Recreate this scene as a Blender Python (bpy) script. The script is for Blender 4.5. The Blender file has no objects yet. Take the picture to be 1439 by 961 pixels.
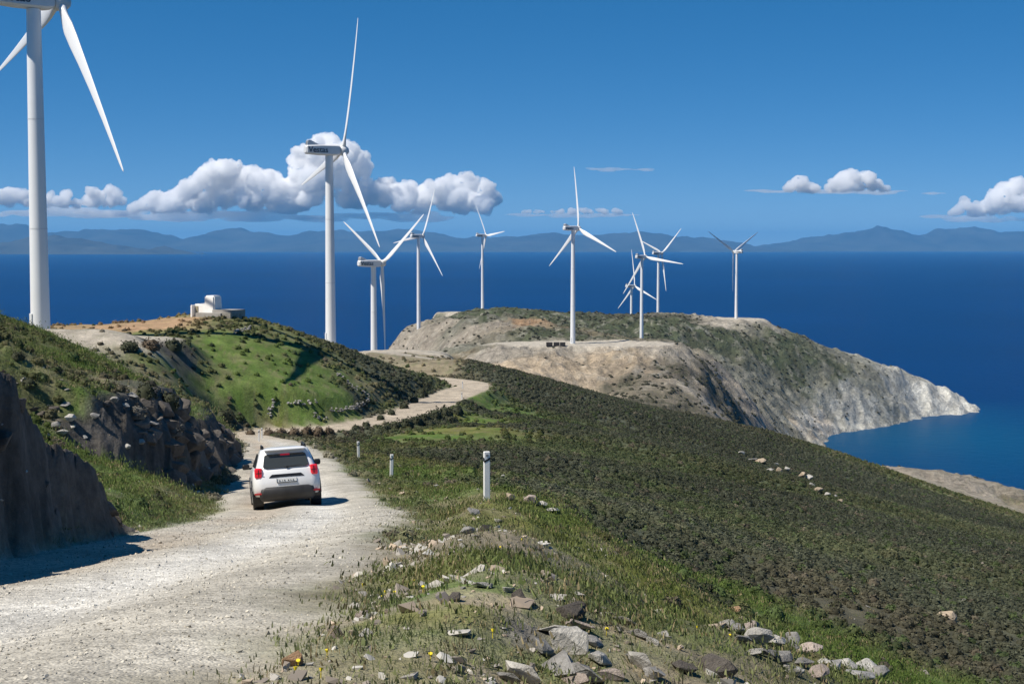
import bpy, bmesh, math, random
import numpy as np
from mathutils import Vector, Matrix

S = bpy.context.scene
COL = S.collection
random.seed(7)
RNG = np.random.default_rng(11)

# ------------------------------------------------------------------ camera, sky, sun, exposure
F, CX, CY = 2000.0, 719.5, 480.5
PITCH = math.atan(133.5 / F)
SEA = -112.0
cam_d = bpy.data.cameras.new('camera')
cam_d.sensor_width = 36.0
cam_d.lens = 36.0 * F / 1439.0
cam_d.clip_start = 0.3
cam_d.clip_end = 250000.0
cam = bpy.data.objects.new('camera', cam_d)
COL.objects.link(cam)
cam.location = (0, 0, 0)
cam.rotation_euler = (math.pi / 2 - PITCH, 0, 0)
S.camera = cam

SUN_EL = math.radians(53.0)
SH = Vector((0.90, 0.44, 0)).normalized()          # horizontal direction in which shadows fall
world = bpy.data.worlds.new('World')
S.world = world
world.use_nodes = True
wn = world.node_tree
sky = wn.nodes.new('ShaderNodeTexSky')
sky.sky_type = 'NISHITA'
sky.sun_disc = False
sky.sun_elevation = SUN_EL
sky.sun_rotation = math.atan2(-SH.x, -SH.y)
sky.altitude = 2000
sky.air_density = 0.4
sky.dust_density = 0.0
sky.ozone_density = 3.0
bgn = wn.nodes['Background']
bgn.inputs['Strength'].default_value = 0.135
hs = wn.nodes.new('ShaderNodeHueSaturation')
hs.inputs['Saturation'].default_value = 1.72
hs.inputs['Value'].default_value = 1.15
gm = wn.nodes.new('ShaderNodeGamma')
gm.inputs['Gamma'].default_value = 0.6
wn.links.new(sky.outputs[0], gm.inputs['Color'])
wn.links.new(gm.outputs[0], hs.inputs['Color'])
wn.links.new(hs.outputs[0], bgn.inputs['Color'])

sun_d = bpy.data.lights.new('sun', 'SUN')
sun_d.energy = 4.3
sun_d.angle = math.radians(0.53)
sun_d.color = (1.0, 0.93, 0.82)
sun = bpy.data.objects.new('sun', sun_d)
COL.objects.link(sun)
ld = Vector((SH.x * math.cos(SUN_EL), SH.y * math.cos(SUN_EL), -math.sin(SUN_EL)))
sun.rotation_euler = ld.to_track_quat('-Z', 'Y').to_euler()
sun.location = (-60, -40, 90)

S.view_settings.view_transform = 'Standard'
S.view_settings.look = 'None'
S.view_settings.exposure = 0.45
S.view_settings.gamma = 1.0
S.render.engine = 'CYCLES'
S.cycles.max_bounces = 32
S.cycles.diffuse_bounces = 3
S.cycles.glossy_bounces = 2
S.cycles.transparent_max_bounces = 8
S.cycles.volume_bounces = 32
S.cycles.caustics_reflective = False
S.cycles.caustics_refractive = False

# ------------------------------------------------------------------ helpers
def ray(u, v):
    dx = (u - CX) / F
    dy = -(v - CY) / F
    y = math.cos(PITCH) + dy * math.sin(PITCH)
    z = -math.sin(PITCH) + dy * math.cos(PITCH)
    return dx / y, z / y

def at(u, v, Y):
    a, s = ray(u, v)
    return Vector((a * Y, Y, s * Y))

def h2(ix, iy, seed):
    n = (ix.astype(np.int64) * 374761393 + iy.astype(np.int64) * 668265263 + seed * 974634777) & 0x7fffffff
    n = ((n ^ (n >> 13)) * 1274126177) & 0x7fffffff
    n = n ^ (n >> 16)
    return n

def perlin(x, y, seed=0):
    xi = np.floor(x); yi = np.floor(y)
    xf = x - xi; yf = y - yi
    xi = xi.astype(np.int64); yi = yi.astype(np.int64)
    def g(ix, iy, dx, dy):
        t = (h2(ix, iy, seed) % 4096) * (2 * np.pi / 4096)
        return np.cos(t) * dx + np.sin(t) * dy
    sx = xf * xf * xf * (xf * (xf * 6 - 15) + 10)
    sy = yf * yf * yf * (yf * (yf * 6 - 15) + 10)
    n0 = g(xi, yi, xf, yf) * (1 - sx) + g(xi + 1, yi, xf - 1, yf) * sx
    n1 = g(xi, yi + 1, xf, yf - 1) * (1 - sx) + g(xi + 1, yi + 1, xf - 1, yf - 1) * sx
    return (n0 * (1 - sy) + n1 * sy) * 1.5

def fbm(x, y, octv=4, seed=0, gain=0.5, lac=2.03):
    r = np.zeros_like(x); a = 1.0; t = 0
    for i in range(octv):
        r += a * perlin(x, y, seed + i * 17); t += a
        x = x * lac + 13.7; y = y * lac - 7.1; a *= gain
    return r / t

def ridged(x, y, octv=4, seed=0):
    r = np.zeros_like(x); a = 1.0; t = 0
    for i in range(octv):
        r += a * (1 - np.abs(perlin(x, y, seed + i * 31)) * 2); t += a
        x = x * 2.1 + 3.3; y = y * 2.1 + 9.2; a *= 0.5
    return r / t

def sstep(e0, e1, x):
    t = np.clip((x - e0) / (e1 - e0), 0, 1)
    return t * t * (3 - 2 * t)

def mesh_np(name, V, Q, smooth=True):
    V = np.asarray(V, dtype=np.float32); Q = np.asarray(Q, dtype=np.int32)
    k = Q.shape[1]
    me = bpy.data.meshes.new(name)
    me.vertices.add(len(V)); me.vertices.foreach_set('co', V.ravel())
    me.loops.add(Q.size); me.loops.foreach_set('vertex_index', Q.ravel())
    me.polygons.add(len(Q)); me.polygons.foreach_set('loop_start', np.arange(0, Q.size, k, dtype=np.int32))
    me.update(calc_edges=True)
    me.validate()
    if smooth:
        me.polygons.foreach_set('use_smooth', np.ones(len(me.polygons), dtype=bool))
    return me

def put(name, me, mat=None, parent=None, loc=None):
    o = bpy.data.objects.new(name, me)
    COL.objects.link(o)
    if mat is not None and me is not None and len(me.materials) == 0:
        me.materials.append(mat)
    if parent is not None:
        o.parent = parent
    if loc is not None:
        o.location = loc
    return o

def empty(name, loc=(0, 0, 0), rz=0.0):
    o = bpy.data.objects.new(name, None)
    COL.objects.link(o)
    o.location = loc
    o.rotation_euler = (0, 0, rz)
    o.empty_display_size = 0.5
    return o

def tag(o, label=None, cat=None, group=None, kind=None):
    if label: o['label'] = label
    if cat: o['category'] = cat
    if group: o['group'] = group
    if kind: o['kind'] = kind
    return o

def bm_mesh(bm, name, smooth=False):
    me = bpy.data.meshes.new(name)
    bmesh.ops.recalc_face_normals(bm, faces=bm.faces)
    bm.to_mesh(me); bm.free()
    if smooth:
        for p in me.polygons: p.use_smooth = True
    return me

def box(bm, c, s, rot=None, bevel=0.0):
    m = Matrix.Translation(c)
    if rot is not None: m = m @ rot
    r = bmesh.ops.create_cube(bm, size=1.0, matrix=m @ Matrix.Diagonal((s[0], s[1], s[2], 1)))
    if bevel > 0:
        es = list({e for v in r['verts'] for e in v.link_edges})
        bmesh.ops.bevel(bm, geom=es, offset=bevel, segments=2, affect='EDGES', profile=0.5)

def tube(bm, p0, p1, r0, r1, n=16, cap=True):
    p0 = Vector(p0); p1 = Vector(p1)
    d = p1 - p0
    q = d.to_track_quat('Z', 'Y').to_matrix().to_4x4()
    bmesh.ops.create_cone(bm, cap_ends=cap, segments=n, radius1=r0, radius2=r1, depth=d.length,
                          matrix=Matrix.Translation((p0 + p1) / 2) @ q)

# ------------------------------------------------------------------ materials
def mat(name):
    m = bpy.data.materials.new(name)
    m.use_nodes = True
    return m, m.node_tree.nodes, m.node_tree.links, m.node_tree.nodes['Principled BSDF']

def noise_node(N, L, vec, scale, detail=4, rough=0.55):
    n = N.new('ShaderNodeTexNoise')
    n.inputs['Scale'].default_value = scale
    n.inputs['Detail'].default_value = detail
    n.inputs['Roughness'].default_value = rough
    if vec is not None: L.new(vec, n.inputs['Vector'])
    return n

def maprange(N, L, src, a, b, c, d):
    n = N.new('ShaderNodeMapRange')
    n.inputs[1].default_value = a; n.inputs[2].default_value = b
    n.inputs[3].default_value = c; n.inputs[4].default_value = d
    L.new(src, n.inputs[0])
    return n.outputs[0]

def simple(name, col, rough=0.6, metal=0.0, var=0.12, scale=3.0, bump=0.0, bscale=30.0, spec=0.5):
    m, N, L, P = mat(name)
    tc = N.new('ShaderNodeTexCoord')
    n = noise_node(N, L, tc.outputs['Object'], scale, 5)
    k = maprange(N, L, n.outputs['Fac'], 0.3, 0.7, 1 - var, 1 + var)
    mx = N.new('ShaderNodeVectorMath'); mx.operation = 'SCALE'
    mx.inputs[0].default_value = col
    L.new(k, mx.inputs['Scale'])
    L.new(mx.outputs[0], P.inputs['Base Color'])
    P.inputs['Roughness'].default_value = rough
    P.inputs['Metallic'].default_value = metal
    P.inputs['Specular IOR Level'].default_value = spec
    if bump > 0:
        b = N.new('ShaderNodeBump'); b.inputs['Strength'].default_value = bump
        b.inputs['Distance'].default_value = 0.05
        nb = noise_node(N, L, tc.outputs['Object'], bscale, 6)
        L.new(nb.outputs['Fac'], b.inputs['Height'])
        L.new(b.outputs[0], P.inputs['Normal'])
    return m

# ------------------------------------------------------------------ terrain: heights
A0, A1, NA = -0.62, 0.62, 860
Y0, Y1, NY = 3.0, 1150.0, 980
AP = 8.0                                             # the grid fans out from 8 m behind the viewpoint

RD = np.array([  # road centre line x, y, z
    (-3.2, 0.0, -0.85), (-3.3, 3.0, -1.32), (-3.4, 5.5, -1.72), (-3.5, 14.5, -3.15), (-3.95, 24, -4.68), (-5.5, 36, -6.68),
    (-7.5, 48, -8.16), (-10.9, 67, -10.2), (-15.0, 90, -12.85), (-18.8, 109, -15.0), (-22.6, 124, -16.8),
    (-25.6, 135, -18.0), (-26.4, 141, -18.6), (-24.0, 145, -18.8), (-19.5, 147, -18.9), (-15.2, 152, -18.9), (-11.6, 163, -19.0),
    (-8.6, 180, -19.2), (-6.9, 190, -19.3), (-5.6, 198, -19.5), (-7.2, 206, -19.6), (-13, 213, -19.7), (-21, 222, -20.0),
    (-27, 238, -20.2), (-30, 262, -19.6), (-27, 290, -21.5), (-22, 312, -23.2)])

def catmull(P, n=5):
    out = []
    for i in range(len(P) - 1):
        p0 = P[max(i - 1, 0)]; p1 = P[i]; p2 = P[i + 1]; p3 = P[min(i + 2, len(P) - 1)]
        for t in np.linspace(0, 1, n, endpoint=False):
            out.append(0.5 * ((2 * p1) + (-p0 + p2) * t + (2 * p0 - 5 * p1 + 4 * p2 - p3) * t * t + (-p0 + 3 * p1 - 3 * p2 + p3) * t ** 3))
    out.append(P[-1])
    return np.array(out)
RDS = catmull(RD, 5)

CP = []
def cp(*pts):                      # u, v, distance
    for u, v, Y in pts:
        a, s = ray(u, v)
        CP.append((a * Y, Y, s * Y))
def wp(*pts):
    CP.extend(pts)
def up(*pts):                      # u, distance, height
    for u, Y, z in pts:
        CP.append((ray(u, 480)[0] * Y, Y, z))

for i in range(0, len(RD), 1):
    if RD[i, 1] >= 3: wp(tuple(RD[i]))
wp((-9, 3, -1.0), (-14, 6, -1.2), (6, 3, -1.9), (2, 3, -1.4), (-5.6, 8, -2.1), (-5.7, 14, -3.1), (-6.6, 20, -4.1), (-9, 14, -3.0), (-14, 14, -2.6), (-12, 24, -4.3),
   (-20, 24, -3.2), (0, 5.5, -1.72), (0.9, 6, -1.84), (-1.0, 8, -2.12), (-1.2, 14, -3.1), (-1.5, 22, -4.35))
# shoulder and right-hand drop
wp((2.25, 8, -2.46), (1.85, 13, -3.4), (1.5, 20, -4.3), (0.9, 30, -5.52), (-0.6, 31, -5.5), (-2.4, 40, -7.0), (-4.6, 55, -9.0), (-7.2, 70, -10.5),
   (3.6, 8, -3.6), (3.0, 13, -4.35), (2.7, 18, -5.0), (6, 8, -5.2), (4.0, 6, -3.0), (12, 10, -7.5))
cp((900, 785, 29), (900, 764, 40), (900, 700, 80), (900, 650, 130), (900, 600, 215), (900, 569, 280),
   (1100, 868, 19), (1100, 832, 30), (1100, 782, 50), (1100, 722, 90), (1100, 670, 160), (1100, 637, 260), (1100, 622, 330),
   (1300, 955, 17), (1300, 900, 28), (1300, 802, 65), (1300, 722, 180), (1300, 675, 390),
   (1439, 900, 30), (1439, 802, 70), (1439, 766, 150), (1439, 742, 250),
   (1750, 950, 30), (1750, 870, 70), (1750, 820, 150), (1750, 790, 250), (1750, 790, 400), (1900, 800, 520),
   (820, 735, 40), (800, 690, 65), (800, 640, 110), (800, 600, 165), (800, 570, 215))
# spur crest and what is behind it
cp((640, 506, 232), (700, 517, 240), (760, 533, 250), (830, 552, 265), (1000, 591, 305), (1150, 640, 345), (1270, 664, 400), (1360, 702, 330))
up((700, 320, -31), (700, 420, -38), (830, 330, -44), (830, 430, -56), (1000, 400, -60), (1000, 490, -64), (1150, 430, -84), (1150, 560, -112), (1200, 620, -119),
   (1260, 560, -112), (640, 300, -25))
cp((1270, 656, 470), (1350, 672, 480), (1439, 690, 470), (1330, 690, 430), (1439, 725, 400))
up((1300, 570, -120), (1439, 570, -122), (1600, 520, -112), (1800, 520, -122), (1300, 700, -126), (1500, 750, -128), (1700, 800, -130), (1300, 800, -128))
# left hill behind the near bank
cp((0, 450, 95), (0, 480, 70), (0, 520, 45), (60, 470, 100), (100, 500, 80), (100, 560, 60), (100, 620, 45), (150, 680, 36), (200, 540, 85), (200, 600, 65),
   (250, 527, 138), (250, 560, 122), (250, 600, 75), (250, 652, 62), (120, 489, 135), (220, 490, 138), (300, 505, 155), (300, 560, 146), (300, 600, 139), (370, 604, 141), (335, 607, 138),
   (59, 469, 152), (150, 473, 156), (200, 473, 158), (205, 461, 172), (250, 449, 182), (290, 442, 188), (340, 446, 186), (400, 471, 175), (450, 488, 175), (520, 507, 184), (600, 531, 200),
   (400, 520, 158), (400, 560, 149), (460, 515, 166), (460, 540, 159), (460, 577, 150), (540, 530, 178), (540, 560, 165), (300, 474, 162), (250, 482, 152), (400, 490, 166), (350, 480, 164), (350, 510, 156), (350, 560, 147), (250, 500, 146))
up((0, 152, -9.3), (0, 250, -26), (0, 400, -95), (-300, 40, -1), (-300, 100, -3), (-300, 200, -10), (-300, 350, -70), (-300, 480, -125), (150, 220, -18), (150, 350, -66), (150, 480, -125),
   (290, 230, -15), (290, 350, -60), (290, 480, -125), (400, 230, -18), (400, 340, -50), (400, 480, -125), (465, 283, -19.6), (465, 360, -48), (480, 480, -120), (520, 235, -19.6), (600, 250, -20.5),
   (0, 500, -125), (200, 700, -130), (0, 1000, -130), (400, 1000, -130), (-400, 800, -130), (500, 1300, -130), (800, 1400, -130), (1200, 1400, -130), (-400, 1400, -130))
# right of the road, dip before the road bend
cp((520, 640, 78), (520, 626, 104), (560, 611, 130), (620, 600, 142), (640, 572, 172), (680, 560, 190), (680, 622, 108), (640, 662, 60), (720, 692, 45), (720, 640, 90), (720, 600, 150), (720, 560, 205), (670, 540, 205))
# saddle and the headland
up((537, 411, -43), (590, 450, -42), (590, 600, -46), (480, 700, -126), (500, 800, -126), (510, 620, -100), (510, 880, -126), (560, 900, -80), (560, 1050, -128), (500, 560, -90))
cp((590, 499, 300), (590, 497, 328), (540, 497, 310), (590, 485, 690), (590, 471, 744), (600, 450, 800), (640, 444, 850), (680, 440, 1000), (680, 440, 960), (640, 470, 740), (700, 460, 740),
   (735, 457, 730), (640, 450, 800), (680, 450, 815), (720, 450, 815), (680, 457, 770), (600, 453, 776), (760, 452, 790), (660, 443, 890), (705, 442, 910), (720, 441, 940), (620, 449, 830), (640, 443, 900), (640, 490, 640), (680, 491, 600), (545, 490, 720), (560, 466, 770),
   (700, 506, 520), (700, 490, 572), (760, 488, 575), (811, 480, 596), (760, 478, 620), (830, 556, 520), (830, 491, 572), (945, 488, 575), (880, 489, 572), (945, 556, 512), (945, 520, 545), (890, 520, 545),
   (811, 471, 720), (811, 456, 830), (811, 438, 920), (905, 484, 640), (905, 487, 700), (905, 486, 773), (905, 446, 900), (870, 441, 925), (945, 450, 860), (945, 440, 935), (760, 437, 940),
   (985, 502, 588), (1000, 530, 580), (1020, 560, 572), (1050, 592, 590), (1000, 497, 660), (1000, 480, 850), (1000, 450, 905), (1032, 446, 930), (1060, 448, 925), (1120, 470, 935), (1180, 495, 945), (1250, 511, 958), (1300, 530, 968),
   (1345, 552, 975), (1368, 572, 982), (1300, 586, 935), (1230, 601, 880), (1170, 613, 842), (1100, 520, 870), (1100, 570, 815), (1200, 550, 890), (1100, 600, 775), (1085, 600, 660), (1070, 560, 740), (1060, 490, 870), (1150, 590, 850), (1250, 560, 915))
up((1000, 1010, -80), (1000, 1120, -128), (1120, 1040, -100), (1120, 1120, -128), (1300, 1010, -115), (1300, 1080, -128), (1400, 1000, -124), (1440, 950, -124), (1300, 880, -124), (1230, 820, -122), (1200, 760, -122),
   (900, 1002, -72), (900, 1120, -128), (930, 966, -52), (760, 1060, -80), (760, 1200, -130), (680, 1080, -70), (680, 1200, -130), (1120, 700, -110), (1500, 900, -128), (1700, 1000, -130))

CPA = np.array(CP)
def qxy(X, Y):
    return X / (Y + AP), np.log(Y + 2.0)
qa, qv = qxy(CPA[:, 0], CPA[:, 1])
qs = CPA[:, 2] / (CPA[:, 1] + 2.0)
def kern(d2):
    return 0.5 * d2 * np.log(d2 + 1e-9)
n = len(CPA)
K = kern((qa[:, None] - qa) ** 2 + (qv[:, None] - qv) ** 2)
Pm = np.stack([np.ones(n), qa, qv], 1)
M = np.zeros((n + 3, n + 3)); M[:n, :n] = K + np.eye(n) * 2e-4; M[:n, n:] = Pm; M[n:, :n] = Pm.T
W = np.linalg.solve(M, np.concatenate([qs, np.zeros(3)]))

ga = np.linspace(A0, A1, NA)
_l = np.linspace(math.log(Y0 + 2), math.log(Y1 + 2), 4000)
_d = np.cumsum(1.0 + 2.3 * ((_l > math.log(480)) & (_l < math.log(1000))))
gl = np.interp(np.linspace(_d[0], _d[-1], NY), _d, _l)
GI = np.arange(NY, dtype=float)
GA, GL = np.meshgrid(ga, gl)                 # rows: distance
GY = np.exp(GL) - 2.0
GX = GA * (GY + AP)
ca = np.linspace(A0, A1, NA // 2); cl = np.linspace(gl[0], gl[-1], NY // 2)
CA, CL = np.meshgrid(ca, cl)
fa = CA.ravel(); fl = CL.ravel()
out = np.zeros(len(fa))
for i in range(0, len(fa), 40000):
    d2 = (fa[i:i + 40000, None] - qa) ** 2 + (fl[i:i + 40000, None] - qv) ** 2
    out[i:i + 40000] = kern(d2) @ W[:n] + W[n] + W[n + 1] * fa[i:i + 40000] + W[n + 2] * fl[i:i + 40000]
out = out.reshape(CA.shape)
tmp = np.empty((CA.shape[0], NA))
for i in range(CA.shape[0]): tmp[i] = np.interp(ga, ca, out[i])
GS = np.empty((NY, NA))
for j in range(NA): GS[:, j] = np.interp(gl, cl, tmp[:, j])
GZ = GS * (GY + 2.0)
# the shoulder where the verge breaks off into the steep right-hand slope
XS = np.interp(GY, [3, 8, 13, 20, 30, 45], [2.5, 2.25, 1.85, 1.5, 0.9, -1.2]) + 0.25 * perlin(GY * 0.4, GX * 0.1, 91)
ds = GX - XS
dd_ = np.clip(ds, 0, None)
zs = np.interp(GY, [3, 8, 13, 20, 30, 45], [-1.55, -2.44, -3.38, -4.28, -5.5, -7.7])
tgt = zs - 0.80 * dd_ / (1 + dd_ / 14)
GZ = GZ + 0.34 * np.exp(-((GX + 0.35) / 0.75) ** 2) * sstep(4, 8, GY) * (1 - sstep(27, 34, GY)) * (0.8 + 0.6 * perlin(GX / 1.1, GY / 2.2, 93))
GZ = GZ - 0.28 * sstep(-1.2, 0.2, ds) * sstep(5, 9, GY) * (1 - sstep(22, 30, GY))
GZ = GZ - (1 - sstep(26, 46, GY)) * sstep(0, 0.5, ds) * np.clip(GZ - tgt, 0, None)

# road distance field
RDIST = np.full(GX.shape, 1e9); RZ = np.zeros(GX.shape); RSIDE = np.zeros(GX.shape)
sel = (GY < 620) & (np.abs(GX) < 120)
sx = GX[sel]; sy = GY[sel]
bd = np.full(sx.shape, 1e9); bz = np.zeros(sx.shape); bs = np.zeros(sx.shape)
for i in range(len(RDS) - 1):
    p = RDS[i]; q = RDS[i + 1]
    d = q[:2] - p[:2]; L2 = (d ** 2).sum()
    t = np.clip(((sx - p[0]) * d[0] + (sy - p[1]) * d[1]) / L2, 0, 1)
    ex = sx - (p[0] + t * d[0]); ey = sy - (p[1] + t * d[1])
    dd = np.sqrt(ex * ex + ey * ey)
    m = dd < bd
    bd[m] = dd[m]; bz[m] = (p[2] + t * (q[2] - p[2]))[m]
    bs[m] = (np.sign(d[0] * ey - d[1] * ex) * -1)[m]       # +1 right of travel
RDIST[sel] = bd; RZ[sel] = bz; RSIDE[sel] = bs
RW = np.where(GY < 40, 2.15, 2.3) + 0.25 * perlin(GX * 0.35, GY * 0.35, 5)
RW = RW + np.where(GY > 150, 0.6, 0.0)

# pads: centre x, y, radius x, y, z
PADS = []
def pad(u, Y, z, rx, ry):
    PADS.append((ray(u, 480)[0] * Y, Y, z, rx, ry))
pad(150, 152, -9.75, 9, 8)
pad(811, 592, -40.0, 40, 17)
pad(885, 588, -40.2, 22, 13)
pad(560, 312, -23.2, 12, 12)
pad(1032, 928, -46.6, 22, 16)
pad(680, 1000, -45.6, 40, 20)
for (px_, py_, pz_, rx, ry) in PADS:
    r = np.sqrt(((GX - px_) / rx) ** 2 + ((GY - py_) / ry) ** 2)
    w = 1 - sstep(0.8, 1.25, r)
    GZ = GZ * (1 - w) + pz_ * w
PADW = np.zeros(GX.shape)
for (px_, py_, pz_, rx, ry) in PADS:
    r = np.sqrt(((GX - px_) / rx) ** 2 + ((GY - py_) / ry) ** 2) + 0.25 * perlin(GX / rx * 2, GY / ry * 2, 8)
    PADW = np.maximum(PADW, 1 - sstep(0.85, 1.1, r))

# natural relief
rock_far = sstep(480, 560, GY)
nearw = 1 - sstep(60, 140, GY)
GZ += (1 - rock_far) * (0.35 * fbm(GX / 14, GY / 14, 3, 1) * sstep(20, 90, GY) + 0.16 * fbm(GX / 3.2, GY / 3.2, 4, 2))
GZ += nearw * 0.06 * fbm(GX / 0.7, GY / 0.7, 4, 3)
far_amp = np.where(PADW > 0.3, 0.1, 1.0) * rock_far
wxf = GX + 14 * fbm(GX / 60, GY / 60, 2, 61); wyf = GY + 14 * fbm(GX / 60, GY / 60, 2, 62)
GZ += far_amp * (3.2 * (ridged(wxf / 46, wyf / 70, 4, 21) - 0.62) + 2.6 * (ridged(wxf / 17, wyf / 20, 4, 25) - 0.62) + 1.5 * fbm(GX / 6, GY / 7, 3, 29))
low = sstep(-84, -104, GZ) * rock_far
GZ += low * 4.0 * (ridged(wxf / 20, wyf / 24, 4, 41) - 0.45)
# saddle rock and tan rocks at the right
mid = sstep(400, 440, GY) * (1 - rock_far)
GZ += mid * 2.5 * (ridged(wxf / 18, wyf / 18, 4, 51) - 0.5)

# road carving
cross = np.where(GY < 90, 0.05, 0.0) * RSIDE * RDIST
rr = RDIST - RW
rutn = 0.028 * np.cos((RDIST * RSIDE) * 2 * math.pi / 1.7) + 0.02 * fbm(GX / 0.9, GY / 2.2, 3, 6)
road_z = RZ + cross + rutn
w = 1 - sstep(-0.2, np.where(GY > 100, 3.0, 1.6), rr)
GZ = GZ * (1 - w) + road_z * w
ROADW = 1 - sstep(-0.35, 0.35, rr + 0.45 * fbm(GX / 1.3, GY / 1.3, 4, 9))
ROADW *= (GY < 400)

# rock cuts beside the road (left-hand banks)
BANK = np.zeros(GX.shape)
def bank(foot, prof, reach, seed, thick, one=0.62, rough=1.0):
    global GZ, BANK
    foot = np.array(foot)
    fx = np.interp(GY, foot[:, 1], foot[:, 0])
    prof = np.array(prof)
    hb = np.interp(GY + 0.5 * perlin(GX * 0.9, GY * 0.9, seed), prof[:, 0], prof[:, 1])
    nzv = 0.55 * fbm(GY / 1.4 + 0.2 * GX, GX / 2.5, 4, seed + 1) + 0.25 * ridged(GY / 0.9, GX / 0.6, 3, seed + 4)
    nzv = nzv * rough
    d = fx - GX + nzv
    st = one * sstep(0.0, thick, d) + (1 - one) * sstep(thick * 1.1, thick * 2.6, d + 0.3 * perlin(GY / 0.8, GX, seed + 2))
    dec = np.exp(-(np.clip(d - thick * 2, 0, None) / reach) ** 2)
    GZ = GZ + hb * st * dec
    BANK = np.maximum(BANK, (hb > 0.12) * sstep(-0.05, 0.1, d) * (1 - sstep(thick * 2.2, thick * 3.4, d)))
bank([(-5.3, 0), (-5.2, 14.5), (-5.75, 20), (-6.3, 24)], [(0, 2.7), (11, 2.35), (14, 2.15), (15.5, 1.95), (17, 1.62), (18.5, 1.25), (20, 0.85), (21.5, 0.45), (23.2, 0)], 30, 71, 0.3, 1.0, 0.6)
bank([(-12.2, 40), (-11.3, 43.5), (-10.8, 48), (-12.4, 59), (-13.9, 72), (-16, 82)],
     [(40.5, 0), (42.5, 1.5), (44, 2.3), (48, 2.6), (52, 2.3), (55, 1.3), (58, 1.7), (62, 2.3), (67, 2.0), (72, 1.4), (79, 0)], 5, 83, 0.5)

def ground(X, Y):
    a = X / (Y + AP); l = math.log(Y + 2)
    i = float(np.interp(l, gl, GI)); j = (a - ga[0]) / (ga[1] - ga[0])
    i = min(max(i, 0), NY - 1.001); j = min(max(j, 0), NA - 1.001)
    i0 = int(i); j0 = int(j); fi = i - i0; fj = j - j0
    return float((GZ[i0, j0] * (1 - fj) + GZ[i0, j0 + 1] * fj) * (1 - fi) + (GZ[i0 + 1, j0] * (1 - fj) + GZ[i0 + 1, j0 + 1] * fj) * fi)

YS = np.exp(np.linspace(math.log(4.5), math.log(1100), 2600))
def hit(u, v):
    """where the line of sight through a point of the photograph meets the ground"""
    a, s = ray(u, v)
    X = a * YS
    ai = np.clip((X / (YS + AP) - ga[0]) / (ga[1] - ga[0]), 0, NA - 1.001)
    li = np.clip(np.interp(np.log(YS + 2), gl, GI), 0, NY - 1.001)
    i0 = li.astype(int); j0 = ai.astype(int); fi = li - i0; fj = ai - j0
    z = (GZ[i0, j0] * (1 - fj) + GZ[i0, j0 + 1] * fj) * (1 - fi) + (GZ[i0 + 1, j0] * (1 - fj) + GZ[i0 + 1, j0 + 1] * fj) * fi
    k = np.nonzero(z >= s * YS)[0]
    k = k[0] if len(k) else len(YS) - 1
    Y = YS[k]
    return Vector((a * Y, Y, z[k]))

#@@PART2
# ------------------------------------------------------------------ ground cover zones: colour, shrubs, grass, stones
ZT = {  # colour, shrub, grass, stone
    'S': ((0.080, 0.088, 0.060), 1.0, 0.05, 0.05), 'S2': ((0.085, 0.105, 0.05), 0.9, 0.2, 0.05), 'B': ((0.098, 0.092, 0.064), 0.9, 0.1, 0.05),
    'G': ((0.10, 0.155, 0.035), 0.12, 1.0, 0.1), 'F': ((0.115, 0.165, 0.042), 0.12, 0.8, 0.05), 'y': ((0.15, 0.155, 0.045), 0.03, 0.9, 0.2),
    'g': ((0.12, 0.132, 0.055), 0.45, 0.62, 0.5), 'd': ((0.26, 0.22, 0.15), 0.05, 0.36, 1.0), 'v': ((0.24, 0.21, 0.15), 0.0, 0.42, 1.0),
    'P': ((0.43, 0.385, 0.32), 0.0, 0.0, 0.1), 'O': ((0.40, 0.265, 0.16), 0.05, 0.05, 0.1), 'R': ((0.40, 0.35, 0.285), 0.12, 0.0, 0.1), 'C': ((0.46, 0.37, 0.265), 0.0, 0.0, 0.1),
    'U': ((0.20, 0.175, 0.135), 0.8, 0.0, 0.05), 'D': ((0.105, 0.125, 0.07), 0.5, 0.0, 0.05), 'M': ((0.25, 0.245, 0.195), 0.25, 0.0, 0.05),
    'W': ((0.42, 0.415, 0.375), 0.05, 0.0, 0.0), 'X': ((0.62, 0.61, 0.56), 0.0, 0.0, 0.0), 'K': ((0.60, 0.54, 0.46), 0.0, 0.0, 0.0), 'k': ((0.10, 0.095, 0.085), 0.1, 0.05, 0.3)}
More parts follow.
